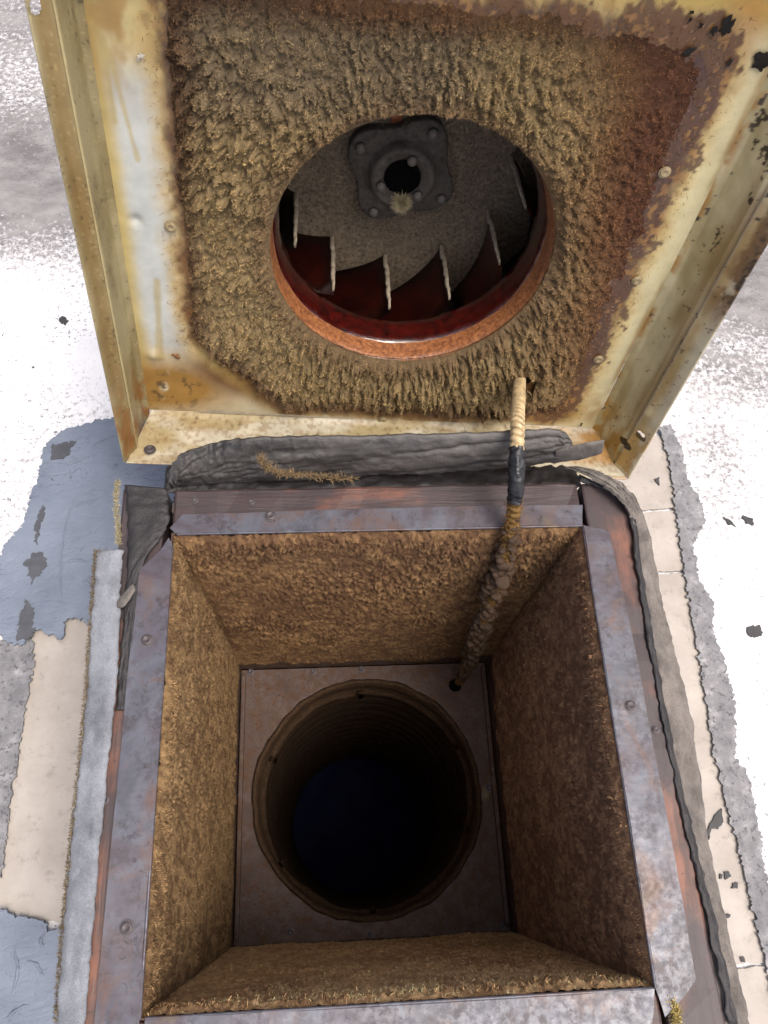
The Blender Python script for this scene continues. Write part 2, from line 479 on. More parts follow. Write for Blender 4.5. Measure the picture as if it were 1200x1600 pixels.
M['tar'] = mat_plain('tar_membrane', lin(26, 24, 25), .6, sc=60, var=.5, bstr=.8)
M['foam_grey'] = mat_rubber('grey_foam', lin(88, 91, 96), lin(124, 128, 134), 22, .85)
M['foam_dark'] = mat_rubber('dark_foam', lin(62, 58, 54), lin(108, 102, 96), 25, .85)
M['rubber_black'] = mat_rubber('black_rubber', lin(14, 13, 13), lin(80, 77, 74), 16, .42, (.25, 1.6, 1.6))
M['plate'] = mat_dirty_plate('grease_brown_steel')
M['duct'] = mat_plain('grease_coated_duct', lin(56, 42, 30), .85, sc=220, var=.6, bstr=1.0, bsc=300, spec=.1)
M['screw'] = mat_plain('dull_screw_steel', lin(66, 60, 62), .55, .2, var=.3)
M['rust'] = mat_plain('rusty_chip', lin(158, 112, 74), .7, var=.4, bstr=.8)
M['pale_chip'] = mat_plain('pale_chip', lin(210, 208, 198), .6, var=.2)
M['speck'] = mat_plain('black_flake', lin(34, 30, 26), .7, var=.4, bstr=.8)
M['tarp'] = mat_plain('dark_blue_plastic', lin(7, 12, 40), .6, sc=14, var=.3, bstr=.5, bsc=20, spec=.05)
M['housing'] = mat_plain('fan_housing_metal', lin(150, 148, 140), .5, .5)
M['hole_shade'] = mat_plain('hole_shade_black', lin(10, 9, 9), .9, spec=.02)  # near-black that paints the shade inside holes
M['tape'] = mat_plain('black_tape', lin(22, 23, 26), .4, sc=60, var=.5, bstr=1.0, bsc=160)

def mat_varnish(name, c0, c1, sc, rough, spec, coat):
    m, nt, b, nd, lk = new_mat(name); co = coords(nt)
    n1 = noise(nt, co, sc, 6, .7); f = noise(nt, co, 500, 3, .6)
    setc(nt, b, ramp(nt, n1, [(0.32, c0), (0.66, c1)])); setr(nt, b, rough)
    b.inputs['Specular IOR Level'].default_value = spec
    b.inputs['Coat Weight'].default_value = coat; b.inputs['Coat Roughness'].default_value = 0.12
    p = bump(nt, b, f, 0.4, 0.001); bump(nt, b, n1, 0.4, 0.002, p)
    return m
M['flare'] = mat_varnish('amber_varnish', lin(70, 32, 22), lin(158, 104, 62), 260, .4, .6, .3)
M['throat'] = mat_varnish('dark_red_grease', lin(16, 3, 3), lin(64, 11, 6), 110, .2, .6, 1.0)
M['blade'] = mat_varnish('dark_red_blade', lin(52, 18, 14), lin(92, 32, 22), 40, .3, .4, .4)
M['wheel_lint'] = mat_plain('grey_lint_plate', lin(112, 98, 78), .9, sc=240, var=.7, bstr=1.0, bsc=500)
M['hub'] = mat_plain('dark_hub_iron', lin(72, 66, 58), .85, 0, sc=120, var=.5, bstr=.6)
M['copper'] = mat_plain('copper_shim', lin(190, 110, 70), .4, .3)
M['conduit'] = mat_plain('pale_brass_conduit', lin(166, 146, 110), .45, .1, sc=140, var=.55)
M['conduit_gold'] = mat_plain('greasy_gold_conduit', lin(112, 86, 46), .4, .3, sc=90, var=.6)
M['crust'] = mat_plain('brown_grease_crust', lin(58, 40, 22), .6, sc=160, var=.8, bstr=.7)

# ================================================================== SETTING: the roof
ZR = -0.30
def build_roof():
    near = lambda a, b, s: np.arange(a, b + 1e-6, s)
    xs = np.concatenate([[-200, -50, -10, -3, -1.6], near(-1.2, 1.2, .02), [1.6, 3, 10, 50, 200]])
    ys = np.concatenate([[-200, -50, -10, -3, -1.2], near(-0.8, 2.4, .02), [3, 5, 12, 50, 200]])
    Xg, Yg = np.meshgrid(xs, ys, indexing='ij')
    wear = 0.35 + 0 * Xg
    def blob(px, py, rx, ry, a, rot=0):
        w = onz(px, py, ZR); dx = Xg - w[0]; dy = Yg - w[1]
        c, s = math.cos(rot), math.sin(rot)
        return a * np.exp(-(((dx * c + dy * s) / rx) ** 2 + ((-dx * s + dy * c) / ry) ** 2))
    wear += blob(40, 270, .5, .19, .85) + blob(30, 30, .5, .16, .5) + blob(1190, 450, .5, .14, .8, -.35) + blob(1120, 900, .1, .3, .2) + blob(1180, 600, .35, .05, .35, -.5)
    wear += blob(1130, 720, .07, .12, .3)
    wear -= blob(40, 520, .5, .14, .3) + blob(1150, 1000, .25, .4, .3)
    V = np.stack([Xg, Yg, ZR + 0 * Xg], -1).reshape(-1, 3)
    cx = (xs[:-1] + xs[1:]) / 2; cy = (ys[:-1] + ys[1:]) / 2
    hole = (np.abs(cx)[:, None] < .27) & ((cy > -.04) & (cy < .48))[None]
    Fa = gridfaces(len(xs), len(ys), ~hole)
    me = npmesh('roof', V, Fa, False, np.repeat(np.clip(wear, 0, 1.5).reshape(-1, 1), 3, 1))
    o = link('roof', me, M['roof'], kind='structure'); return o
roof = build_roof()
def px(pts, z):
    out = []
    for a, b in pts:
        w_ = onz(a, b, z)[:2].copy()
        if abs(w_[0]) < .28 and -.07 < w_[1] < .51: w_[0] = math.copysign(.28, a - 600)
        out.append(w_)
    return out
def sheet(name, pts, z, mat, **k):
    k['th'] = min(k.get('th', .003), .0035); k.setdefault('sc', 130); k['step'] = min(k.get('step', .003), .002); k['jit'] = k.get('jit', .004) * .8
    w = px(pts, z); me = poly_sheet(name, w, z, **k)
    return link(name, me, M[mat], roof)
# cream membrane strips laid on the roof round the curb
sheet('membrane_sheet', [(45, 1000), (60, 940), (330, 930), (330, 1460), (60, 1436), (0, 1418), (-4, 1370), (15, 1250), (40, 1080)], ZR + .005, 'cream', th=.004, jit=.003, seed=1)
sheet('membrane_sheet', [(880, 640), (1035, 684), (1048, 720), (1058, 793), (880, 806)], ZR + .005, 'cream', th=.004, jit=.0015, seed=2)
sheet('membrane_sheet', [(880, 809), (1059, 797), (1071, 891), (880, 902)], ZR + .005, 'cream', th=.004, jit=.0015, seed=3)
sheet('membrane_sheet', [(880, 906), (1071, 895), (1092, 1010), (1120, 1190), (1162, 1350), (1196, 1504), (880, 1524)], ZR + .005, 'cream', th=.004, jit=.002, seed=4)
sheet('membrane_sheet', [(880, 1530), (1197, 1510), (1216, 1580), (1230, 1700), (880, 1700)], ZR + .005, 'cream', th=.004, jit=.002, seed=5)
# grey sealant bands
sheet('sealant_band', [(1028, 668), (1048, 662), (1066, 700), (1072, 740), (1098, 790), (1102, 815), (1084, 850), (1092, 905), (1118, 945), (1112, 975), (1135, 1040), (1150, 1100), (1150, 1180), (1172, 1215), (1185, 1290), (1200, 1380), (1230, 1500), (1260, 1640), (1222, 1640), (1195, 1500), (1160, 1350), (1118, 1190), (1090, 1010), (1069, 893), (1056, 793), (1046, 720), (1040, 700)], ZR + .010, 'sealant', th=.003, jit=.0055, step=.0025, sc=210, seed=6)
sheet('sealant_band', [(-60, 1000), (20, 1000), (50, 985), (52, 1040), (40, 1100), (28, 1180), (14, 1260), (2, 1370), (-60, 1400)], ZR + .010, 'sealant', th=.003, jit=.005, step=.0025, sc=210, seed=7)
# blue-grey mastic patches
sheet('mastic_patch', [(-60, 930), (-20, 900), (8, 850), (36, 815), (50, 770), (62, 735), (66, 700), (96, 672), (135, 660), (178, 652), (300, 660), (300, 735), (262, 800), (330, 960), (250, 980), (143, 978), (128, 966), (102, 966), (98, 998), (78, 990), (50, 985), (36, 1008), (12, 1004), (-10, 985), (-60, 975)], ZR + .016, 'mastic', th=.006, jit=.006, step=.003, sc=180, seed=8)
sheet('mastic_patch', [(-60, 1412), (0, 1422), (40, 1432), (72, 1440), (76, 1452), (330, 1470), (330, 1720), (-60, 1720)], ZR + .016, 'mastic', th=.006, jit=.006, step=.003, sc=180, seed=9)
for pts in ([(82, 695), (120, 690), (112, 705), (98, 718), (92, 735), (82, 745), (80, 765), (70, 766), (74, 740), (78, 715)], [(66, 790), (70, 795), (60, 830), (58, 850), (52, 845), (55, 815)],
            [(36, 880), (48, 868), (58, 860), (72, 872), (66, 895), (52, 905), (48, 912), (44, 890)], [(40, 935), (50, 950), (54, 985), (48, 1000), (28, 998), (28, 970)]):
    sheet('bare_patch', pts, ZR + .0172, 'bare', th=.002, jit=.006, step=.002, sc=190, seed=11)
for pts in ([(1128, 1262), (1130, 1285), (1122, 1296), (1112, 1294), (1108, 1312), (1104, 1300), (1112, 1285), (1118, 1272)], [(1132, 1362), (1140, 1360), (1142, 1370), (1134, 1374)], [(1146, 1380), (1152, 1378), (1152, 1387), (1144, 1388)],
            [(1124, 1366), (1129, 1366), (1129, 1372), (1124, 1372)], [(1136, 1428), (1142, 1428), (1140, 1434), (1132, 1435)], [(1158, 1496), (1164, 1496), (1166, 1503), (1160, 1503)], [(1022, 748), (1030, 745), (1030, 758), (1025, 753)], [(1008, 1290), (1012, 1290), (1012, 1294), (1008, 1294)]):
    sheet('black_patch', pts, ZR + .0075, 'black_bare', th=.002, jit=.002, step=.002, sc=160, seed=12)
for pts in ([(93, 497), (102, 494), (107, 500), (102, 507), (94, 505)], [(1130, 808), (1142, 812), (1150, 822), (1138, 820)], [(1168, 980), (1186, 976), (1192, 990), (1180, 998), (1170, 994)], [(1160, 805), (1176, 810), (1180, 822), (1166, 818)]):
    sheet('black_patch', pts, ZR + .0025, 'black_bare', th=.002, jit=.004, step=.002, sc=160, seed=13)

# raised wrinkles in the mastic
for k, pts in enumerate(([(120, 770), (108, 800), (98, 850), (95, 900), (97, 960)], [(100, 730), (118, 722), (145, 712)], [(98, 742), (112, 738), (128, 730)], [(108, 796), (135, 784), (160, 778)],
                         [(96, 880), (118, 876), (143, 880)], [(140, 700), (160, 688), (182, 680)], [(112, 690), (128, 684), (140, 688)], [(22, 1478), (28, 1520), (17, 1562)], [(8, 1592), (24, 1580), (46, 1568)], [(70, 1456), (64, 1472), (68, 1484)], [(40, 1500), (58, 1508), (70, 1530)])):
    P_ = smooth_path([onz(a, b, ZR + .0155) for a, b in pts], 50)
    P_[:, 0] += .003 * (fbm(np.arange(50) * .2, np.zeros(50) + k, 5, 3) - .5); P_[:, 1] += .003 * (fbm(np.arange(50) * .2, np.zeros(50) + k, 8, 3) - .5)
    link('mastic_wrinkle', tube('mastic_wrinkle', P_, .0022 * np.sin(np.linspace(.05, 3.09, 50)) ** .6 * (.6 + .8 * fbm(np.arange(50) * .3, np.zeros(50) + k, 3, 2)), 10), M['mastic'], roof)
# ================================================================== ROOF CURB (timber frame)
curb = empty('roof_curb', (0, .222, ZR), 'square timber roof curb with stained wooden planks under the open fan', 'roof curb')
CO = np.array([0, .222, ZR])
def cbox(name, lo, hi, mat, parent=None, **k):
    me = box_mesh(name, np.array(lo) - CO, np.array(hi) - CO, **k)
    return link(name, me, M[mat], parent or curb)
OUT, BK, FR = .283, .503, -.062
cbox('plank', (-.227, .449, -.045), (.227, .500, -.004), 'wood_x', bevel=.003, cuts=18, wob=.003)
cbox('plank', (-OUT, FR, -.045), (-.236, BK, -.004), 'wood_y', bevel=.003, cuts=18, wob=.003)
cbox('plank', (.231, FR, -.045), (OUT, BK - .004, -.004), 'wood_y', bevel=.003, cuts=18, wob=.003)
cbox('plank', (-.233, FR + .002, -.046), (.228, -.003, -.0045), 'wood_x', bevel=.003, cuts=18, wob=.003)
w = .012
for lo, hi in (((-OUT + .002, FR, ZR - .02), (-OUT + .012, BK, -.046)), ((OUT - .012, FR, ZR - .02), (OUT - .002, BK, -.046)),
               ((-OUT + .013, BK - .012, ZR - .02), (OUT - .013, BK - .002, -.046)), ((-OUT + .013, FR + .002, ZR - .02), (OUT - .013, FR + .012, -.046))):
    cbox('side_wall', lo, hi, 'cream', bevel=.001)
# black tarred membrane on the plank at the back left and the right-hand plank edge
me = ribbon('tar_strip', [onz(196, 758, .004) - CO, onz(200, 830, .002) - CO, onz(196, 930, .001) - CO, onz(188, 1020, .0) - CO, onz(180, 1110, -.002) - CO],
            [onz(262, 764, .004) - CO, onz(262, 822, .002) - CO, onz(222, 890, .001) - CO, onz(207, 1020, .0) - CO, onz(198, 1110, -.002) - CO], th=.004, rough=.0015, edge_jit=.002, seed=4)
link('tar_strip', me, M['tar'], curb)
me = ribbon('tar_strip', [np.array((x_, .498, -.012)) - CO for x_ in (-.24, -.1, .1, .235)], [np.array((x_, .536, -.016 - .006 * k_)) - CO for k_, x_ in enumerate((-.24, -.1, .1, .235))], th=.005, rough=.004, edge_jit=.004, seed=14)
link('tar_strip', me, M['tar'], curb)
me = ribbon('tar_strip', [onz(905, 742, .004) - CO, onz(975, 780, .004) - CO, onz(996, 900, .0) - CO, onz(1014, 1010, -.001) - CO, onz(1040, 1150, -.002) - CO, onz(1072, 1300, -.002) - CO, onz(1105, 1440, -.002) - CO, onz(1140, 1600, -.002) - CO],
            [onz(905, 752, .004) - CO, onz(984, 786, .0) - CO, onz(1004, 900, -.004) - CO, onz(1022, 1010, -.006) - CO, onz(1048, 1150, -.006) - CO, onz(1082, 1300, -.006) - CO, onz(1117, 1440, -.006) - CO, onz(1152, 1600, -.006) - CO], th=.004, rough=.002, edge_jit=.003, seed=5)
link('tar_strip', me, M['tar'], curb)

# ================================================================== GREASE DUCT (metal shaft)
DW, DL, DZ = .225, .4457, -.651
duct = empty('grease_duct', (0, .222, DZ), 'square metal grease duct lined with brown lint inside the curb', 'duct')
DO = np.array([0, .222, DZ])
def dbox(name, lo, hi, mat, parent=None, **k):
    me = box_mesh(name, np.array(lo) - DO, np.array(hi) - DO, **k)
    return link(name, me, M[mat], parent or duct)
t = .0015
dbox('wall', (-DW - t, -t, DZ), (-DW, DL + t, -.002), 'plate', bevel=0)
dbox('wall', (DW, -t, DZ), (DW + t, DL + t, -.002), 'plate', bevel=0)
dbox('wall', (-DW, DL, DZ), (DW, DL + t, -.002), 'plate', bevel=0)
dbox('wall', (-DW, -t, DZ), (DW, 0, -.002), 'plate', bevel=0)
def flange_sheet(pts, z, seed):
    """bent metal sheet: outline in world xy, slightly wavy"""
    P = np.array(pts, float); out = []
    for a, b in zip(P, np.roll(P, -1, 0)):
        n = max(1, int(np.hypot(*(b - a)) / .006))
        for k in range(n): out.append(a + (b - a) * k / n)
    Q = np.array(out); Q = Q + .0012 * np.stack([fbm(Q[:, 0] * 90 + 9, Q[:, 1] * 90 + 9, seed, 3) - .5, fbm(Q[:, 0] * 90 + 40, Q[:, 1] * 90 + 9, seed + 2, 3) - .5], -1)
    bm = bmesh.new()
    vv = [bm.verts.new((q[0] - DO[0], q[1] - DO[1], z + .003 * (vnoise(np.array(q[0] * 14 + 30), np.array(q[1] * 14 + 30), seed) - .5) - DO[2])) for q in Q]
    es = [bm.edges.new((vv[i], vv[(i + 1) % len(vv)])) for i in range(len(vv))]
    bmesh.ops.triangle_fill(bm, use_beauty=True, edges=es)
    r = bmesh.ops.extrude_face_region(bm, geom=bm.faces[:])
    for v in [g for g in r['geom'] if isinstance(g, bmesh.types.BMVert)]: v.co.z -= .0016
    return link('flange', bm_mesh('flange', bm), M['flange'], duct)
fl_left = flange_sheet([(-.224, .432), (-.228, .44), (-.236, .425), (-.256, .405), (-.259, .30), (-.262, .0), (-.262, -.06), (-.2245, -.06), (-.224, -.002)], .0015, 3)
fl_back = flange_sheet([(-.222, .4455), (.224, .4455), (.228, .470), (.1, .471), (-.05, .470), (-.215, .467), (-.228, .452)], .0005, 4)
fl_right = flange_sheet([(.2245, .444), (.252, .437), (.259, .3), (.262, .1), (.262, .005), (.251, -.006), (.229, -.022), (.2245, -.001)], .0015, 5)
fl_front = flange_sheet([(-.220, -.0005), (.223, -.0005), (.219, -.018), (.206, -.05), (-.220, -.05)], .0005, 6)
# rolled inner lips of the flanges
def lip(pts, seed):
    P = smooth_path(pts, 80)
    return link('flange_lip', tube('flange_lip', P - DO, np.full(80, .0016), 8), M['flange'], duct)
lip([(-.2245, .43, .0), (-.2245, .2, .0), (-.2245, 0, .0)], 1); lip([(-.22, .4452, -.001), (0, .4452, -.001), (.224, .4452, -.001)], 2)
lip([(.2245, .444, .0), (.2245, .2, .0), (.2245, 0, .0)], 3); lip([(-.22, -.0002, -.001), (0, -.0002, -.001), (.222, -.0002, -.001)], 4)

# floor plate with round hole, collar and round duct
RC, RR = np.array([-.001, .222]), .193
bm = bmesh.new()
ns = 96
inner = [bm.verts.new((RC[0] + RR * math.cos(2 * math.pi * k / ns), RC[1] - .222 + RR * math.sin(2 * math.pi * k / ns), 0)) for k in range(ns)]
outer = []
for k in range(ns):
    a = 2 * math.pi * k / ns; c, s = math.cos(a), math.sin(a); q = .224 / max(abs(c), abs(s))
    outer.append(bm.verts.new((q * c, q * s * .99, 0)))
for k in range(ns):
    bm.faces.new((inner[k], outer[k], outer[(k + 1) % ns], inner[(k + 1) % ns]))
link('floor_plate', bm_mesh('floor_plate', bm), M['plate'], duct)
def corner_fold(x, y0, y1):
    me = box_mesh('seam_fold', np.array((x - .004, y0, DZ + .001)) - DO, np.array((x + .004, y1, DZ + .010)) - DO, bevel=.002)
    return link('seam_fold', me, M['plate'], duct)
corner_fold(-.219, .01, .435); corner_fold(.219, .01, .435)
collar = link('duct_collar', lathe('duct_collar', [(RR + .004, .0005), (RR + .005, .004), (RR + .001, .007), (RR - .003, .004), (RR - .004, -.02), (RR - .004, -.05), (RR - .009, -.054), (RR - .012, -.060), (RR - .010, -.066), (RR - .006, -.075)], 200, True, .009), M['duct'], duct, (RC[0], 0, 0))
link('round_duct', lathe('round_duct', [(RR - .002, -.003)] + [(RR - .002 - (.004 if k % 6 == 0 else 0), -.01 - 1.13 * k / 96) for k in range(97)], 128, True, .004), M['duct'], duct, (RC[0], 0, 0))
bm = bmesh.new()
bmesh.ops.create_circle(bm, cap_ends=True, segments=12, radius=.0120)
hole_me = bm_mesh('hole_shade_disc', bm)
# retaining tabs inside the duct mouth
def tab_mesh():
    bm = bmesh.new()
    prof = [(0, .0), (.004, .012), (.010, .016), (.013, .006), (.012, -.016)]
    for sx in (-.0055, .0055):
        for (r_, z_) in prof: bm.verts.new((-r_, sx * (1 - abs(z_) * 15), z_))
    bm.verts.ensure_lookup_table()
    for k in range(4): bm.faces.new((bm.verts[k], bm.verts[k + 1], bm.verts[k + 6], bm.verts[k + 5]))
    r = bmesh.ops.solidify(bm, geom=bm.faces[:], thickness=.0012)
    return bm_mesh('tab', bm)
tm = tab_mesh(); tm.materials.append(M['duct'])
for a in (92, 158, 215, 271, 340, 25):
    ar = math.radians(a)
    o = link('tab', tm, None, duct, (RC[0] + (RR - .006) * math.cos(ar), (RR - .006) * math.sin(ar), -.045))
    o.rotation_euler = (0, 0, ar)

# screws
def screw_mesh(r=.0052, h=.0026):
    bm = bmesh.new(); seg = 16
    rings = [(r * 1.25, 0), (r * 1.25, .0006), (r, .0007), (r * .95, h * .8), (r * .7, h)]
    vs_ = [[bm.verts.new((q * math.cos(2 * math.pi * k / seg), q * math.sin(2 * math.pi * k / seg), z)) for k in range(seg)] for q, z in rings]
    for a, b in zip(vs_, vs_[1:]):
        for k in range(seg): bm.faces.new((a[k], a[(k + 1) % seg], b[(k + 1) % seg], b[k]))
    # slot: top cap split in two raised halves with a sunken channel
    c0 = bm.verts.new((0, 0, h - .0012))
    top = vs_[-1]
    for k in range(seg):
        if k in (0, seg // 2): bm.faces.new((top[k], top[(k + 1) % seg], c0))
        else: bm.faces.new((top[k], top[(k + 1) % seg], c0))
    return bm_mesh('screw', bm)
sm = screw_mesh(); sm.materials.append(M['screw'])
def screw(parent, local, rz=0, sc=1.0, rot=None):
    o = link('screw', sm, None, parent, local); o.rotation_euler = rot or (0, 0, rz); o.scale = (sc,) * 3; return o
for (a, b, par) in ((230, 1000, duct), (985, 1103, duct), (198, 1450, duct), (423, 806, duct)):
    p = onz(a, b, .002) - DO; p[2] = .0018 - DZ
    screw(par, p, random.random() * 3, 1.0)
for (a, b) in ((305, 783), (393, 785), (1025, 1140), (165, 1250)):
    p = onz(a, b, -.004) - CO; p[2] = -.0035 - ZR; screw(curb, p, random.random() * 3, .6)
for (a, b) in ((565, 1046), (392, 1050), (376, 1244), (763, 1230), (578, 1460), (455, 1456), (786, 1448), (490, 1050)):
    p = onz(a, b, DZ) - DO; p[2] = .001; screw(duct, p, random.random() * 3, .9)

# ---- lint coat on the four walls
def wall_lint(name, org, sdir, nrm, length, depth, colA, colB, seed, lo_clear, step=.0019, tuft=1.0, nfib=16000):
    nu = int(length / step); nv = int(depth / step)
    s = np.linspace(0, length, nu)[:, None] + np.zeros(nv); tt = np.linspace(0, depth, nv)[None] + np.zeros((nu, 1))
    wx = (fbm(s * 60 + 5, tt * 60 + 5, seed + 20, 2) - .5) * .9
    sc_s, sc_t = 205, 160
    d1, d2, idv = worley(s * sc_s + wx, tt * sc_t + wx, seed)
    e1, e2, _ = worley(s * sc_s * 2.1 + 7 + wx, tt * sc_t * 2.1 + 3, seed + 3)
    edge = np.minimum(1, np.minimum(s, length - s) / .012)
    fade = sstep(depth - lo_clear, depth - lo_clear - .03, tt + (fbm(s * 40, tt * 10, seed + 2, 3) - .5) * .04)
    top = .30 + .70 * sstep(0, .012, tt)
    big = fbm(s * 12 + 3, tt * 12 + 3, seed + 6, 3)
    amp = (.0072 * tuft * (1 - .45 * sstep(0, depth * .8, tt)))
    h = (.0012 + amp * (.65 * (1 - np.clip(d1, 0, 1)) * (.55 + .9 * idv) + .25 * (1 - np.clip(e1, 0, 1)) + .5 * (fbm(s * 420, tt * 420, seed + 8, 2) - .5)) * np.clip(2.2 * big - .1, .15, 2)) * fade * (.35 + .65 * edge) * top - .0006 * (1 - fade)
    org, sdir, nrm = map(np.array, (org, sdir, nrm))
    dn = np.array([0, 0, -1.0])
    V = org + s[..., None] * sdir + tt[..., None] * dn + h[..., None] * nrm + (h * .7 * np.minimum(1, tt / .012))[..., None] * dn
    cn = .35 * fbm(s * 9 + 60, tt * 9 + 60, seed + 11, 4) + .65 * fbm(s * 130 + 60, tt * 110 + 60, seed + 12, 3)
    col = mix(np.broadcast_to(lin(*colA), V.shape), np.broadcast_to(lin(*colB), V.shape), sstep(.35, .65, cn))
    V = V.reshape(-1, 3); cf = col.reshape(-1, 3)
    me = npmesh(name, V - DO, gridfaces(nu, nv), True, cf)
    o = link('lint_coat', me, M['lint'], duct)
    w_ = (fade * top * (.25 + 1.5 * (tt < .05)) * (.3 + (1 - np.clip(d1, 0, 1)))).ravel(); w_ /= w_.sum()
    idx = RNG.choice(len(V), nfib, p=w_)
    si, ti = s.ravel()[idx], tt.ravel()[idx]
    fld = np.stack([fbm(si * 150 + 7 * q_, ti * 150 + 5 * q_, seed + 30 + q_, 2) - .5 for q_ in range(3)], -1) * 3.2
    D = nrm * RNG.uniform(.3, .9, (nfib, 1)) + RNG.normal(size=(nfib, 3)) * .3 + dn * .25 + fld
    D /= np.linalg.norm(D, axis=1)[:, None]
    fc = np.clip(cf[idx] * RNG.uniform(.8, 1.9, (nfib, 1)), 0, .6)
    me = strands('lint_fibres', V[idx] - DO, D, RNG.uniform(.0012, .0036, nfib) * np.where(ti < .02, 1.5, 1), RNG.uniform(.00012, .00024, nfib), fc, 1.0)
    link('lint_fibres', me, M['fibre'], o, kind='stuff')
    return o
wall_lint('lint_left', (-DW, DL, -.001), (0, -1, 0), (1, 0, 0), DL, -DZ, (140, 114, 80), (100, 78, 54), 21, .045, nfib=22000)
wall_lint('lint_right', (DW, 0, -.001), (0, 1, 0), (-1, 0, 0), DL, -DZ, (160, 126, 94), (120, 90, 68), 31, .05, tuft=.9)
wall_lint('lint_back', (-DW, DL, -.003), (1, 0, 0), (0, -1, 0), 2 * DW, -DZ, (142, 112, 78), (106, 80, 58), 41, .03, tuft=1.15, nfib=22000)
wall_lint('lint_front', (DW, 0, -.003), (-1, 0, 0), (0, 1, 0), 2 * DW, -DZ, (204, 168, 122), (164, 130, 92), 51, .03, tuft=.8, nfib=14000)  # lint colour raised here to stand in for light this wall lacks

# blue sheet at the bottom of the duct
def tarp():
    n = 70
    r = np.linspace(0, RR - .006, 30); th = np.linspace(0, 2 * np.pi, n, endpoint=False)
    V = []
    for q in r:
        for a in th:
            x, y = q * math.cos(a), q * math.sin(a)
            V.append((x, y, 0))
    V = np.array(V); V[:, 2] = .03 * (fbm(V[:, 0] * 9 + 30, V[:, 1] * 7 + 30, 2, 4) - .5)
    i = np.arange(29)[:, None] * n + np.arange(n)[None]; j = np.arange(29)[:, None] * n + (np.arange(n)[None] + 1) % n
    me = npmesh('plastic_sheet', V, np.stack([i, j, j + n, i + n], -1).reshape(-1, 4))
    o = link('plastic_sheet', me, M['tarp'], None, (RC[0], RC[1], DZ - 1.10))
    tag(o, 'crumpled dark blue plastic sheet at the bottom of the round duct', 'plastic sheet')
tarp()

# ================================================================== EXHAUST FAN (tilted open)
LW, LH, HD = .6367, .62, .075
fan = empty('exhaust_fan', LO, 'open rooftop exhaust fan tilted back showing its lint-caked underside and round inlet', 'exhaust fan', rot=(LX, LY, LN))
IC = np.array([.3154, .2671])
def rr_dist(u, v, x0, x1, y0, y1, r):
    cx, cy = (x0 + x1) / 2, (y0 + y1) / 2; hx, hy = (x1 - x0) / 2 - r, (y1 - y0) / 2 - r
    dx = np.abs(u - cx) - hx; dy = np.abs(v - cy) - hy
    return np.hypot(np.maximum(dx, 0), np.maximum(dy, 0)) + np.minimum(np.maximum(dx, dy), 0) - r
def lint_d(u, v):
    d = rr_dist(u, v, .083, .560, .030, .505, .036)
    d = d + .010 * (fbm(u * 28 + 4, v * 28 + 4, 61, 3) - .5) + .008 * (fbm(u * 120, v * 120, 63, 2) - .5)
    # bottom-left corner is cut away, right edge leans
    d = np.maximum(d, (.155 - (u - .07) * 1.0 - (v - .0)) * .7 - .004)
    return d
C_GREY = lin(168, 172, 168); C_CREAM = lin(184, 178, 152); C_YEL = lin(166, 150, 98); C_AMB = lin(134, 101, 48); C_BRN = lin(98, 66, 36); C_PUR = lin(66, 42, 34); C_BLK = lin(40, 32, 26)
def gl(px_, py_, n, u, v, ru, rv, rot=0):
    a, b = tolid(px_, py_, n); du = u - a; dv = v - b
    c, s = math.cos(rot), math.sin(rot)
    return np.exp(-(((du * c + dv * s) / ru) ** 2 + ((-du * s + dv * c) / rv) ** 2))
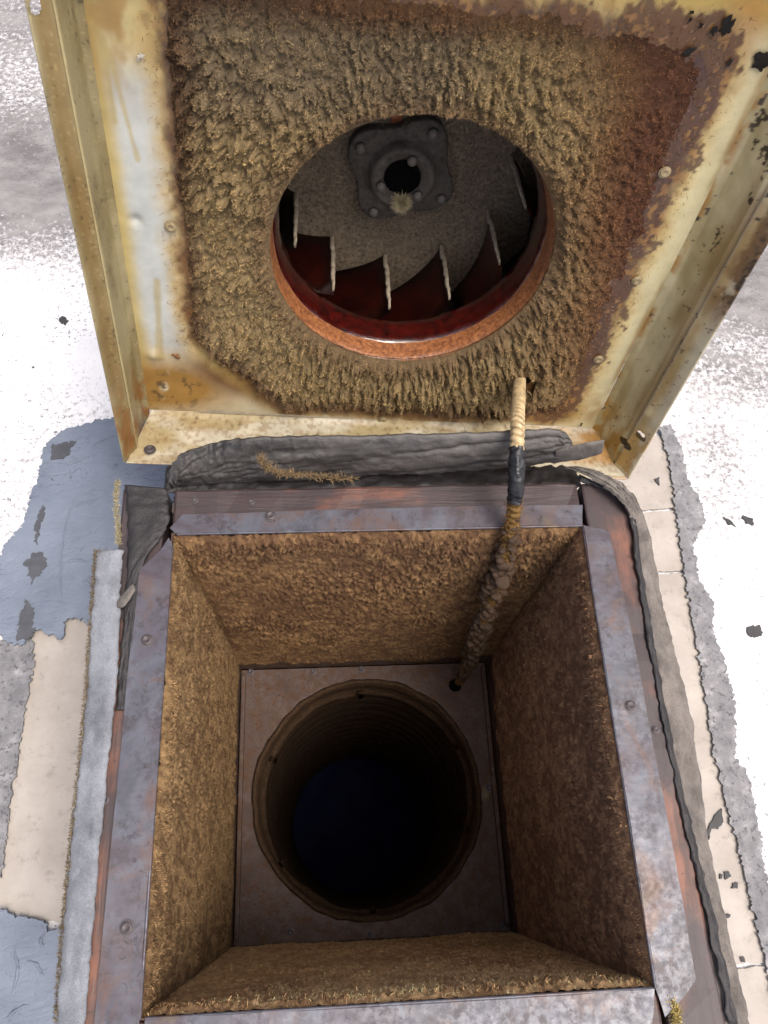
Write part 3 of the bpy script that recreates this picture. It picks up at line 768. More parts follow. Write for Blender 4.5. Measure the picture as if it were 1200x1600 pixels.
def panel_color(u, v):
    n1 = fbm(u * 14 + 3, v * 9 + 3, 71, 5); n2 = fbm(u * 45 + 3, v * 30 + 3, 75, 4); n3 = fbm(u * 160, v * 130, 79, 3)
    c = np.broadcast_to(C_CREAM, u.shape + (3,)).copy()
    # left strip: grey paint, yellowing to the outside and to the top
    left = sstep(.14, .06, u); c = mix(c, C_GREY, left * sstep(.10, .13, v + .02 * (n2 - .5)) * sstep(.47, .41, v + .06 * (n1 - .5)) * sstep(.018, .036, u + .008 * (n2 - .5)))
    c = mix(c, C_YEL, sstep(.040, .022, u + .006 * (n2 - .5)))
    c = mix(c, C_YEL, .85 * sstep(.40, .46, v + .05 * (n1 - .5)) * sstep(.5, .2, u))
    c = mix(c, C_AMB, .8 * gl(180, 30, -HD, u, v, .02, .05) * sstep(.35, .55, n2) + .7 * gl(125, 40, -HD, u, v, .012, .06))
    # drips down the grey strip
    for x0, y0, x1, y1, w_ in ((170, 80, 215, 250, .004), (160, 60, 180, 190, .003), (245, 440, 250, 560, .006)):
        a = np.array(tolid(x0, y0, -HD)); b = np.array(tolid(x1, y1, -HD)); ab = b - a
        tpar = np.clip(((u - a[0]) * ab[0] + (v - a[1]) * ab[1]) / (ab @ ab), 0, 1)
        d = np.hypot(u - a[0] - ab[0] * tpar, v - a[1] - ab[1] * tpar) + .006 * (n2 - .5)
        c = mix(c, C_YEL * .85, .65 * sstep(w_, w_ * .3, d))
    # bottom-left amber corner
    c = mix(c, C_AMB, np.clip(1.5 * gl(250, 605, -HD, u, v, .085, .042), 0, 1) * sstep(.25, .42, n2 + .15))
    c = mix(c, C_BRN, np.clip(1.3 * gl(365, 592, -HD, u, v, .055, .022, -.5), 0, .9) * sstep(.3, .5, n2 + .3 * (n3 - .5) + .1))
    c = mix(c, C_BLK, .85 * gl(270, 610, -HD, u, v, .04, .03) * sstep(.60, .68, n3))
    c = mix(c, C_AMB * .6, .8 * gl(225, 640, -HD, u, v, .018, .02) * sstep(.45, .6, n3))
    # right side: pale yellow with amber streaks
    right = sstep(.53, .57, u); c = mix(c, lin(190, 180, 138), right * .8)
    c = mix(c, C_AMB, .75 * sstep(.592, .599, u + .004 * (n2 - .5)) * sstep(.4, .6, n1))
    c = mix(c, C_AMB, .8 * gl(960, 640, -HD, u, v, .04, .03) * sstep(.35, .6, n2) + .5 * gl(880, 650, -HD, u, v, .05, .02))
    # top: yellow with rust
    top = sstep(.50, .525, v + .012 * (n2 - .5)) * sstep(.24, .30, u)
    c = mix(c, lin(184, 156, 80), top); c = mix(c, lin(170, 104, 30), .9 * gl(680, 15, -HD, u, v, .05, .012) * sstep(.4, .55, n2) + .6 * gl(1150, 60, -HD, u, v, .02, .05))
    # halo of grease round the lint
    d = lint_d(u, v)
    c = mix(c, lin(166, 140, 78), .8 * sstep(.030, .006, d + .014 * (n2 - .5)) )
    c = mix(c, C_BRN, .95 * sstep(.012, -.002, d + .014 * (n2 - .5)))
    rs = sstep(.46, .54, u + .02 * (n2 - .5))
    c = mix(c, C_PUR, .85 * sstep(.008, .002, d + .05 * (n2 - .5) + .035 * (n3 - .5)) * rs * sstep(.62, .5, v))
    c = mix(c, C_BRN, .9 * sstep(.028, .004, d + .016 * (n2 - .5)) * sstep(.10, .06, v) * sstep(.08, .16, u) * sstep(.6, .5, u))
    c = mix(c, lin(88, 58, 30), .9 * sstep(.012, .002, d + .075 * (n2 - .5) + .04 * (n3 - .5)) * sstep(.44, .50, v))
    c = mix(c, lin(58, 40, 26), .8 * sstep(.02, -.01, d) * sstep(.48, .58, n3 + .2 * (n2 - .5)))
    c = mix(c, lin(150, 110, 58), .6 * sstep(.03, .0, d) * sstep(.62, .70, n3) * sstep(.4, .48, np.maximum(v, u)))
    c = mix(c, C_PUR, .8 * (gl(1060, 200, -HD, u, v, .022, .07) + gl(1080, 100, -HD, u, v, .03, .02)) * sstep(.46, .52, n2 + .5 * (n3 - .5)))
    c = mix(c, lin(150, 116, 92), .5 * sstep(.80, .84, fbm(u * 420, v * 420, 83, 2)) * sstep(.05, .0, d) * sstep(.44, .5, u))
    c = mix(c, lin(60, 56, 54), .8 * gl(300, 40, -HD, u, v, .022, .05) * sstep(.35, .6, n3))
    return c
# flat panel with inlet opening
st = .0016
U0, U1, V0 = .022, .600, .014
nu, nv = int((U1 - U0) / st), int((LH - V0 - .02) / st)
ug = np.linspace(U0, U1, nu)[:, None] + np.zeros(nv); vg = np.linspace(V0, LH - .02, nv)[None] + np.zeros((nu, 1))
wav = .002 * (fbm(ug * 9 + 1, vg * 9 + 1, 81, 3) - .5)
# dents
for (a, b, r_, h_) in ((212, 345, .010, -.003), (240, 555, .012, .003), (810, 460, .006, .003)):
    q = tolid(a, b, -HD); wav += h_ * np.exp(-((ug - q[0]) ** 2 + (vg - q[1]) ** 2) / (r_ * .6) ** 2)
V = np.stack([ug, vg, -HD + wav], -1)
ucen = (ug[:-1, :-1] + ug[1:, 1:]) / 2; vcen = (vg[:-1, :-1] + vg[1:, 1:]) / 2
cond_uv = tolid(812, 592, -HD)
keep = (np.hypot(ucen - IC[0], vcen - IC[1]) > .1475) & (np.hypot(ucen - cond_uv[0] - .005, vcen - cond_uv[1] - .002) > .0115)
Vp, Fp, Cp = compact(V.reshape(-1, 3), gridfaces(nu, nv, keep), panel_color(ug, vg).reshape(-1, 3))
base_panel = link('base_panel', npmesh('base_panel', Vp, Fp, True, Cp), M['panel'], fan)

# skirts: swept profile along each edge, with a bead crease and a lip
def skirt(side):
    if side == 'left':
        prof = [(.0221, -HD), (.0165, -.068), (.0135, -.05), (.0125, -.028), (.0085, -.0245), (.0125, -.021), (.006, -.012), (.0, 0.), (-.0012, -.0003), (.004, -.013), (.010, -.06), (.018, -.078)]
        f = lambda a, s, n: (a, s, n); s0, s1 = .0, LH
    elif side == 'right':
        prof = [(.5999, -HD), (.607, -.068), (.614, -.05), (.6195, -.028), (.6235, -.0245), (.6215, -.021), (.629, -.012), (.6367, 0.), (.6379, -.0003), (.633, -.013), (.624, -.06), (.604, -.078)]
        f = lambda a, s, n: (a, s, n); s0, s1 = .0, LH
    elif side == 'bottom':
        prof = [(.0141, -HD), (.0105, -.066), (.0075, -.045), (.003, -.02), (.0, .0005), (-.0012, .0002), (.002, -.03), (.010, -.078)]
        f = lambda a, s, n: (s, a, n); s0, s1 = .002, LW - .002
    else:
        prof = [(LH - .0201, -HD), (LH - .014, -.066), (LH - .010, -.045), (LH - .003, -.02), (LH, .0005), (LH + .0012, .0002), (LH - .002, -.03), (LH - .012, -.078)]
        f = lambda a, s, n: (s, a, n); s0, s1 = .002, LW - .002
    pr = []
    for (a, b) in zip(prof, prof[1:]):
        m = max(1, int(math.hypot(b[0] - a[0], b[1] - a[1]) / .002))
        pr += [(a[0] + (b[0] - a[0]) * k / m, a[1] + (b[1] - a[1]) * k / m) for k in range(m)]
    pr.append(prof[-1]); pr = np.array(pr)
    ns_ = int((s1 - s0) / .0016)
    ss = np.linspace(s0, s1, ns_)[:, None] + np.zeros(len(pr)); a = pr[:, 0][None] + 0 * ss; n = pr[:, 1][None] + 0 * ss
    U, Vv, Nn = f(a, ss, n)
    # taper at the mitred corners: skirt ends follow the splay
    if side in ('left', 'right'):
        e = np.clip((n + HD) / HD, 0, 1)
        Vv = Vv * 1 + (1 - e) * (-.02 * (ss / LH))
    else:
        e = np.clip((n + HD) / HD, 0, 1)
        U = LW / 2 + (U - LW / 2) * (1 - (1 - e) * .07)
    arc = np.concatenate([[0], np.cumsum(np.hypot(*np.diff(pr, axis=0).T))])[None] + 0 * ss
    n1 = fbm(ss * 12 + 5, arc * 30 + 5, 91, 4); n2 = fbm(ss * 60 + 5, arc * 90 + 5, 93, 4); n3 = fbm(ss * 220, arc * 260, 95, 3)
    if side == 'left':
        c = mix(np.broadcast_to(lin(142, 132, 100), U.shape + (3,)), lin(120, 108, 76), sstep(.35, .65, n1))
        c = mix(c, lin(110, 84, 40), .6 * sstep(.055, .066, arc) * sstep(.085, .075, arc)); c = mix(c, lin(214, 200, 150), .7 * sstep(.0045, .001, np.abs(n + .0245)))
        c = mix(c, C_BLK, .6 * sstep(.72, .78, n3 + .25 * (n1 - .5)))
        c = mix(c, lin(180, 166, 120), .28 * sstep(.74, .80, fbm(ss * 420, arc * 420, 96, 2)))
        c = mix(c, lin(120, 74, 26), .8 * sstep(.16, .02, ss) * sstep(.4, .6, n2))
    elif side == 'right':
        c = mix(np.broadcast_to(lin(182, 172, 136), U.shape + (3,)), lin(158, 145, 104), sstep(.35, .65, n1))
        c = mix(c, lin(120, 90, 48), .6 * sstep(.030, .050, arc + .02 * (n1 - .5)) * sstep(.085, .066, arc + .02 * (n2 - .5)) * sstep(.02, .10, ss) * sstep(.35, .5, n1 + .1))
        c = mix(c, lin(150, 104, 34), .8 * sstep(.010, .001, arc) * sstep(.4, .55, n2))
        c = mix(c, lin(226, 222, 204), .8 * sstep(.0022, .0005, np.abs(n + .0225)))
        c = mix(c, lin(172, 166, 148), .6 * sstep(.07, .08, arc))
        c = mix(c, lin(92, 62, 26), .9 * sstep(.22, .30, ss) * sstep(.46, .38, ss) * sstep(.058, .076, arc + .03 * (n2 - .5)) * sstep(.3, .45, n2))
        c = mix(c, C_BLK, .9 * sstep(.24, .30, ss) * sstep(.44, .38, ss) * sstep(.076, .088, arc + .016 * (n3 - .5)) * sstep(.42, .5, n3))
        c = mix(c, lin(150, 112, 40), .8 * sstep(.12, .03, ss) * sstep(.35, .55, n2))
        flk = fbm(ss * 85, arc * 150, 97, 4) + .22 * (sstep(.15, .45, ss) - .6) + .1 * (n1 - .5)
        c = mix(c, C_BLK, .95 * sstep(.735, .75, flk))
        c = mix(c, C_BLK, .8 * sstep(.76, .80, n3 + .2 * (n2 - .5)))
    else:
        c = mix(np.broadcast_to(lin(158, 152, 134), U.shape + (3,)), lin(138, 126, 94), sstep(.4, .6, n1))
        c = mix(c, lin(120, 96, 58), .4 * sstep(.52, .70, n2)); c = mix(c, C_BLK, .8 * sstep(.75, .80, n3 + .3 * (n1 - .5)))
        c = mix(c, lin(150, 106, 46), .7 * sstep(.50, .60, U) * sstep(.3, .55, n1))
        c = mix(c, lin(110, 90, 58), .5 * sstep(.5, .62, n3))
    keep = None
    if side == 'right':
        keep = np.ones((ns_ - 1, len(pr) - 1), bool)
        uc = (U[:-1, :-1] + U[1:, 1:]) / 2; vc = (Vv[:-1, :-1] + Vv[1:, 1:]) / 2
        for (a_, b_) in ((1001, 681), (981, 703)):
            q = tolid(a_, b_, -.012); keep &= np.hypot(vc - q[1], (uc - q[0]) * 1.2) > .0058
    if side == 'left':
        keep = np.ones((ns_ - 1, len(pr) - 1), bool); vc = (Vv[:-1, :-1] + Vv[1:, 1:]) / 2; uc = (U[:-1, :-1] + U[1:, 1:]) / 2
        q = tolid(57, 6, -.012); keep &= np.hypot((vc - q[1]) * .5, uc - q[0]) > .0030
    Vs = np.stack([U, Vv, Nn + .0012 * (fbm(ss * 10, arc * 40, 99, 3) - .5)], -1).reshape(-1, 3)
    Vs, Fs, Cs = compact(Vs, gridfaces(ns_, len(pr), keep), c.reshape(-1, 3))
    return link('skirt', npmesh('skirt', Vs, Fs, True, Cs), M['panel'], fan)
for s_ in ('left', 'right', 'bottom', 'top'): skirt(s_)
# pale lap strip riveted along the bottom of the panel
q = [tolid(a, b, -HD + .002) for a, b in ((304, 644), (330, 640), (600, 664), (760, 664), (760, 672), (600, 676), (340, 668), (300, 660))]
bm = bmesh.new()
vv = [bm.verts.new((a, max(b, .0155), -HD + .0026)) for a, b in q]
bm.faces.new(vv); bmesh.ops.solidify(bm, geom=bm.faces[:], thickness=.0012)
link('lap_strip', bm_mesh('lap_strip', bm), mat_plain('pale_lap_metal', lin(196, 186, 168), .45, sc=60, var=.3), fan)

# ---- inlet ring (venturi)
ring = link('inlet_ring', lathe('inlet_ring', [(.1520, -.0752), (.1505, -.0742), (.1488, -.0760), (.1472, -.080), (.1462, -.086), (.1452, -.093), (.1445, -.100)], 220, True, .0030), M['flare'], fan, (IC[0], IC[1], 0))
link('throat', lathe('throat', [(.1445, -.100), (.1436, -.1012), (.1420, -.107), (.1405, -.115), (.1396, -.124), (.139, -.133), (.1405, -.134), (.143, -.128), (.146, -.10)], 220, True, .0030), M['throat'], ring)

# ---- fan wheel
wheel = empty('fan_wheel_pivot', (0, 0, 0))
bpy.data.objects.remove(wheel)
def wheel_plate():
    prof = [(.018, -.236), (.05, -.240), (.075, -.246), (.095, -.253), (.11, -.256), (.14, -.256), (.205, -.250), (.206, -.252), (.14, -.258), (.018, -.258)]
    return lathe('fan_wheel', prof, 96, True, .002)
fw = link('fan_wheel', wheel_plate(), M['wheel_lint'], fan, (IC[0], IC[1], 0))
link('wheel_shroud', lathe('wheel_shroud', [(.142, -.134), (.150, -.140), (.17, -.150), (.205, -.165), (.206, -.167), (.17, -.153), (.148, -.143), (.142, -.136)], 96), M['throat'], fw)
def blade_mesh():
    # backward-inclined plate from r=.132 to r=.203, spanning shroud to back plate
    n = 8; V = []; rs_ = np.linspace(.132, .203, n); an = np.linspace(0, -.62, n)
    for r_, a in zip(rs_, an):
        for z in np.linspace(-.254, -.138 - (r_ - .132) * .38, 6):
            V.append((r_ * math.cos(a), r_ * math.sin(a), z))
    V = np.array(V); f = gridfaces(n, 6)
    bm = bmesh.new(); vv = [bm.verts.new(v) for v in V]
    for q in f: bm.faces.new([vv[k] for k in q])
    bmesh.ops.solidify(bm, geom=bm.faces[:], thickness=.002)
    return bm_mesh('blade', bm, True)
bmesh_blade = blade_mesh(); bmesh_blade.materials.append(M['blade'])
nz = 60
pth = np.stack([np.full(nz, .131), .003 * (fbm(np.arange(nz) * .12, np.zeros(nz), 3, 2) - .5), np.linspace(-.250, -.146, nz)], -1)
radj = .0030 * (.6 + .8 * fbm(np.arange(nz)[:, None] * .25 + np.zeros(12), np.abs(np.arange(12) - 6)[None] * .7 + np.zeros((nz, 1)), 5, 3)) * (1 - .55 * np.linspace(0, 1, nz) ** 3)[:, None]
edge_me = tube('lint_edge', pth, radj, 12)
edge_me.materials.append(mat_plain('pale_lint', lin(150, 138, 118), .9, sc=300, var=.4, bstr=1.0))
for k in range(11):
    a = math.radians(203 + 360 / 11 * k + 1)
    b = link('blade', bmesh_blade, None, fw); b.rotation_euler = (0, 0, a)
    e = link('lint_edge', edge_me, None, fw); e.rotation_euler = (0, 0, a)
# hub: square flange with rounded corners, boss, bolts, copper shims, lint tuft
def hub_mesh():
    bm = bmesh.new(); seg = 64
    def ringv(r0, amp, z, ph):
        return [bm.verts.new(((r0 + amp * math.cos(4 * (2 * math.pi * k / seg - ph))) * math.cos(2 * math.pi * k / seg), (r0 + amp * math.cos(4 * (2 * math.pi * k / seg - ph))) * math.sin(2 * math.pi * k / seg), z)) for k in range(seg)]
    ph = math.radians(62)
    R_ = [ringv(.060, .008, -.241, ph), ringv(.061, .008, -.228, ph), ringv(.059, .008, -.2255, ph), ringv(.041, .002, -.2255, ph), ringv(.039, 0, -.224, ph), ringv(.037, 0, -.2135, ph), ringv(.034, 0, -.2105, ph), ringv(.030, 0, -.211, ph), ringv(.022, 0, -.216, ph), ringv(.017, 0, -.232, ph), ringv(.001, 0, -.236, ph)]
    for a, b in zip(R_, R_[1:]):
        for k in range(seg): bm.faces.new((a[k], a[(k + 1) % seg], b[(k + 1) % seg], b[k]))
    return bm_mesh('hub', bm, True)
hub = link('hub', hub_mesh(), M['hub'], fw)
def bolt_mesh():
    bm = bmesh.new()
    bmesh.ops.create_cone(bm, cap_ends=True, segments=6, radius1=.0062, radius2=.0058, depth=.006)
    bmesh.ops.bevel(bm, geom=bm.edges[:], offset=.0007, segments=2, affect='EDGES')
    return bm_mesh('bolt', bm, True)
bo = bolt_mesh(); bo.materials.append(mat_plain('lint_grey_bolt', lin(98, 92, 84), .7, var=.4))
for k in range(4):
    a = math.radians(62 + 90 * k); link('bolt', bo, None, fw, (.058 * math.cos(a), .058 * math.sin(a), -.2225))
for a in (75, 200, 320):
    a = math.radians(a); link('bolt', bo, None, fw, (.026 * math.cos(a), .026 * math.sin(a), -.2085))
def shim(a0, a1, r_):
    bm = bmesh.new()
    p = [(.040, a0), (r_, a0 + .03), (r_ + .003, (a0 + a1) / 2), (.040, a1)]
    vv = [bm.verts.new((q * math.cos(t_), q * math.sin(t_), -.2385)) for q, t_ in p]
    bm.faces.new(vv); bmesh.ops.solidify(bm, geom=bm.faces[:], thickness=.002)
    return link('shim', bm_mesh('shim', bm), M['copper'], fw)
shim(math.radians(222), math.radians(238), .064); shim(math.radians(318), math.radians(335), .066); shim(math.radians(96), math.radians(118), .060)
link('bore_shade_disc', lathe('bore_shade_disc', [(.0205, -.2150), (.019, -.2142), (.012, -.2150), (.001, -.2155)], 40, True, .003), M['hole_shade'], hub)  # black disc that paints deep shade into the hub's bore
# tuft of pale lint on the hub
nf = 900
P0 = RNG.normal(size=(nf, 3)); P0 /= np.linalg.norm(P0, axis=1)[:, None]; P0[:, 2] = np.abs(P0[:, 2])
me = strands('lint_tuft', np.array([.002, -.028, -.212]) + P0 * .003, P0, RNG.uniform(.007, .016, nf), np.full(nf, .00035), np.broadcast_to(lin(192, 178, 140), (nf, 3)) * RNG.uniform(.7, 1.1, (nf, 1)), .5)
link('lint_tuft', me, M['fibre'], fw, kind='stuff')
# lint speckle fibres on the wheel plate
nf = 9000
a = RNG.uniform(0, 2 * np.pi, nf); r_ = np.sqrt(RNG.uniform(.05 ** 2, .135 ** 2, nf))
zz = np.interp(r_, [.018, .05, .075, .095, .11, .14], [-.236, -.240, -.246, -.253, -.256, -.256])
P0 = np.stack([r_ * np.cos(a), r_ * np.sin(a), zz], -1); D = RNG.normal(size=(nf, 3)) * .6 + [0, 0, 1]; D /= np.linalg.norm(D, axis=1)[:, None]
me = strands('lint_fibres', P0, D, RNG.uniform(.002, .006, nf), RNG.uniform(.0002, .0004, nf), np.broadcast_to(lin(150, 136, 112), (nf, 3)) * RNG.uniform(.5, 1.2, (nf, 1)), .8)
link('lint_fibres', me, M['fibre'], fw, kind='stuff')
nf = 2600
a = RNG.uniform(0, 2 * np.pi, nf); r_ = RNG.uniform(.040, .064, nf)
P0 = np.stack([r_ * np.cos(a), r_ * np.sin(a), np.full(nf, -.2262)], -1); D = RNG.normal(size=(nf, 3)) * .7 + [0, 0, 1]; D /= np.linalg.norm(D, axis=1)[:, None]
me = strands('hub_fibres', P0, D, RNG.uniform(.001, .004, nf), RNG.uniform(.0002, .0003, nf), np.broadcast_to(lin(104, 92, 74), (nf, 3)) * RNG.uniform(.4, 1.1, (nf, 1)), .8)
link('hub_fibres', me, M['fibre'], fw, kind='stuff')
# housing behind the panel
link('housing', lathe('housing', [(.262, -.077), (.272, -.10), (.272, -.30), (.25, -.36), (.18, -.41), (.06, -.43), (.001, -.432)], 96), M['housing'], fan, (IC[0] + .003, IC[1] + .006, 0))

# ---- lint mat on the panel
st = .00095
ul = np.arange(.066, .576, st); vl = np.arange(.016, .520, st)
ug = ul[:, None] + 0 * vl[None]; vg = vl[None] + 0 * ul[:, None]
du, dv = ug - IC[0], vg - IC[1]; rad = np.hypot(du, dv); ang = np.arctan2(dv, du)
d = lint_d(ug, vg)
wx = (fbm(ug * 45 + 3, vg * 45 + 3, 101, 3) - .5); wy = (fbm(ug * 45 + 23, vg * 45 + 3, 105, 3) - .5)
# clumps drawn out along the air flow (radially), rooted in lid coordinates
rx, ry = du / rad, dv / rad
k1 = 125.0
seam = ang * .21
a1 = seam * k1 + wx * 1.4; a2 = rad * 88 + wy * 1.4
w1, w2, wid = worley(a1, a2, 3)
x1, x2, xid = worley(seam * k1 * 2.2 + wx * 2 + 9, rad * 190 + wy * 2, 8)
fine = fbm(ug * 520, vg * 520, 111, 3) - .5
rdg = 1 - np.abs(2 * fbm(seam * 300 + wx * 3, rad * 215 + wy * 3, 115, 3) - 1)
tf = np.clip(1.05 - 1.2 * w1, 0, 1) * (.45 + wid)
soft = np.maximum(.8 * sstep(.46, .53, ug), .45 * sstep(.42, .48, vg) * sstep(.25, .42, ug))
mask = sstep(.002 + .004 * soft, -.014 - .045 * soft, d + .02 * soft * wx) * sstep(.1455, .157, rad + .005 * wx)
big = fbm(ug * 11 + 2, vg * 11 + 2, 117, 3)
thin = 1 - .60 * sstep(.43, .52, ug + .3 * (vg - .35) + .05 * (big - .5)) - .35 * sstep(.42, .50, vg)
thick = mask * np.clip(thin, .15, 1) * np.clip(.25 + 1.5 * big, .2, 1.6)
h = thick * (.0008 + .0125 * np.clip(.42 * tf + .20 * np.clip(1.1 - 1.4 * x1, 0, 1) + .75 * np.clip(rdg - .45, 0, 1) * (.45 + tf) + .26 * fine, 0, 2))
base_n = -HD + .0004 - .0022 * (1 - mask) * sstep(.150, .165, rad) + .0020 * sstep(.158, .150, rad)
sh = h * .75
V = np.stack([ug + rx * sh * .5 - .0 * ug, vg + ry * sh * .5 - sh * .7, base_n + h], -1)
cn = fbm(ug * 7 + 9, vg * 7 + 9, 121, 4)
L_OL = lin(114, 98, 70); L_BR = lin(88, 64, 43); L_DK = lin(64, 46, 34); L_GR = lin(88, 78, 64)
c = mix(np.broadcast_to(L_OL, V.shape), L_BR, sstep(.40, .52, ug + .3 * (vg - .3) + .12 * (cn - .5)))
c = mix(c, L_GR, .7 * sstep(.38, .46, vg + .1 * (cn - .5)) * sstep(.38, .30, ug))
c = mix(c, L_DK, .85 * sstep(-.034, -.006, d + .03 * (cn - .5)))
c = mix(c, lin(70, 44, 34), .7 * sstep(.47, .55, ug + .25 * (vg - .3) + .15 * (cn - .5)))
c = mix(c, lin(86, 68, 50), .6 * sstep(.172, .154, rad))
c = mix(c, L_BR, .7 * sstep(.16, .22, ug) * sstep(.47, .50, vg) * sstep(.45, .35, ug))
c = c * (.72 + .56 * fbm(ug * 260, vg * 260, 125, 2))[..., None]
keep = (((d < .003) & (rad > .1472)) & (np.hypot(ug - cond_uv[0] - .006, vg - cond_uv[1] - .003) > .0135))[:-1, :-1]
fk = gridfaces(len(ul), len(vl), keep)
Vm, Fm, Cm = compact(V.reshape(-1, 3), fk, c.reshape(-1, 3))
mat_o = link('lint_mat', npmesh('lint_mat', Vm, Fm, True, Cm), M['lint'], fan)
wgt = (np.sqrt(thick) * (.04 + np.clip(1 - w1, 0, 1) ** 2.2 * (.4 + wid)) * (d < .004) * (rad > .1485) * (np.hypot(ug - cond_uv[0] - .006, vg - cond_uv[1] - .003) > .015)).ravel(); wgt /= wgt.sum()
nf = 190000
idx = RNG.choice(wgt.size, nf, p=wgt)
uu, vv_ = ug.ravel()[idx], vg.ravel()[idx]
fld = np.stack([fbm(uu * 130 + 7 * q_, vv_ * 130 + 5 * q_, 140 + q_, 2) - .5 for q_ in range(3)], -1) * 3.4
D = np.stack([rx.ravel()[idx] * .4, ry.ravel()[idx] * .4 - .4, np.full(nf, .5)], -1) + RNG.normal(size=(nf, 3)) * .25 + fld
D /= np.linalg.norm(D, axis=1)[:, None]
cc = np.clip(c.reshape(-1, 3)[idx] * RNG.uniform(1.1, 3.4, (nf, 1)) * [1.04, 1.0, .88], 0, .6)
me = strands('lint_fibres', V.reshape(-1, 3)[idx], D, RNG.uniform(.0010, .0031, nf), RNG.uniform(.00013, .00026, nf), cc, 1.5)
link('lint_fibres', me, M['fibre'], mat_o, kind='stuff')

nf = 9000
uu = RNG.uniform(.06, .60, nf * 3); vv_ = RNG.uniform(.02, .56, nf * 3); dd = lint_d(uu, vv_)
ok = (dd > -.03) & (dd < .03 * RNG.uniform(0, 1, nf * 3) ** 2) & (np.hypot(uu - IC[0], vv_ - IC[1]) > .155); uu, vv_ = uu[ok], vv_[ok]; nf = len(uu)
D = RNG.normal(size=(nf, 3)) * [1, 1, .3]; D[:, 2] = np.abs(D[:, 2]); D /= np.linalg.norm(D, axis=1)[:, None]
me = strands('stray_fibres', np.stack([uu, vv_, np.full(nf, -HD + .0012)], -1), D, RNG.uniform(.0015, .006, nf), RNG.uniform(.00015, .0003, nf), np.broadcast_to(lin(112, 84, 52), (nf, 3)) * RNG.uniform(.5, 1.5, (nf, 1)), 1.2)
link('stray_fibres', me, M['fibre'], mat_o, kind='stuff')
# ---- rivets, washers, chips on the underside
sm2 = sm.copy(); sm2.materials.clear(); sm2.materials.append(mat_plain('painted_screw', lin(138, 124, 94), .5, .1, var=.3))
def lid_screw(a, b, n, sc=1.0, mat=None):
    q = tolid(a, b, n); o_ = screw(fan, (q[0], q[1], n + .0012), random.random() * 3, sc); o_.data = sm2; return o_
for a, b in ((597, 655), (995, 437), (1038, 268), (267, 353), (882, 520), (935, 560)): lid_screw(a, b, -HD, .95)
q = tolid(237, 719, -.018); screw(fan, (q[0], max(q[1], .0045), -.018), 0, 1.1, rot=(-math.pi / 2, 0, 0))
def chip(a, b, n, r_, mat, seed, name='flake'):
    q = tolid(a, b, n); rg = np.random.default_rng(seed); m = 26
    prf = .35 + 1.1 * vnoise(np.arange(m) * .62, np.zeros(m) + seed * 3.7, 2); prf[-3:] = prf[-3:] * [.75, .5, .25] + prf[0] * np.array([.25, .5, .75])
    sq = rg.uniform(.35, .9); ro = rg.uniform(0, 3)
    bm = bmesh.new(); vv = [bm.verts.new((q[0] + r_ * prf[k] * (math.cos(2 * math.pi * k / m) * math.cos(ro) - sq * math.sin(2 * math.pi * k / m) * math.sin(ro)), q[1] + r_ * prf[k] * (math.cos(2 * math.pi * k / m) * math.sin(ro) + sq * math.sin(2 * math.pi * k / m) * math.cos(ro)), n + .0012 + rg.uniform(0, .0006))) for k in range(m)]
    cvt = bm.verts.new((q[0], q[1], n + .0022))
    for k in range(m): bm.faces.new((vv[k], vv[(k + 1) % m], cvt))
    bmesh.ops.solidify(bm, geom=bm.faces[:], thickness=.0012)
    return link(name, bm_mesh(name, bm), M[mat], fan)
chip(220, 87, -HD + .0005, .005, 'pale_chip', 3, 'pale_flake'); chip(275, 555, -HD, .006, 'rust', 1, 'rust_flake'); chip(487, 233, -HD + .006, .005, 'wheel_lint', 2, 'lint_lump')
for k, (a, b, r_) in enumerate(((1163, 240, .006), (1168, 236, .004), (1075, 80, .006), (1113, 48, .004), (1078, 30, .003), (1080, 18, .003), (1095, 38, .003), (1135, 40, .008), (1190, 95, .009), (908, 662, .004), (1140, 97, .004))):
    chip(a, b, -HD + .001, r_, 'speck', 20 + k)

# ================================================================== GASKET STRIPS
def gz(L_): return [onz(a, b, z) for a, b, z in L_]
g_left = link('foam_gasket', ribbon('foam_gasket',
    gz([(150, 864, -.004), (143, 960, -.006), (135, 1080, -.008), (124, 1200, -.010), (110, 1330, -.012), (98, 1460, -.012), (88, 1600, -.012), (80, 1720, -.012)]),
    gz([(193, 860, .004), (186, 960, .005), (181, 1080, .004), (168, 1200, .003), (155, 1330, .002), (143, 1460, .002), (131, 1600, .002), (120, 1720, .002)]), th=.009, nl=200, rough=.0015, edge_jit=.0022, seed=21), M['foam_grey'])
tag(g_left, 'long pale grey foam gasket strip peeling along the left edge of the curb', 'gasket')
# torn flap on the strip
fl = link('torn_flap', ribbon('torn_flap', gz([(184, 940, .006), (192, 930, .012), (208, 912, .02)]), gz([(186, 950, .006), (197, 945, .014), (210, 922, .022)]), th=.004, nl=30, nw=8, edge_jit=.001, seed=8, rough=.001), M['foam_dark'], g_left)
nf = 9000
tpar = RNG.uniform(0, 1, nf); A_ = smooth_path(gz([(150, 864, -.004), (143, 960, -.006), (135, 1080, -.008), (124, 1200, -.010), (110, 1330, -.012), (98, 1460, -.012), (88, 1600, -.012)]), 400)[(tpar * 399).astype(int)]
D = np.array([-.6, 0, .5]) + RNG.normal(size=(nf, 3)) * .6; D /= np.linalg.norm(D, axis=1)[:, None]
me = strands('frayed_edge', A_ + np.abs(RNG.normal(size=(nf, 3))) * [.006, .002, .001] + [-.001, 0, .003], D, RNG.uniform(.001, .004, nf), np.full(nf, .0003), np.broadcast_to(lin(96, 84, 62), (nf, 3)) * RNG.uniform(.5, 1.5, (nf, 1)), .8)
link('frayed_edge', me, M['fibre'], g_left, kind='stuff')

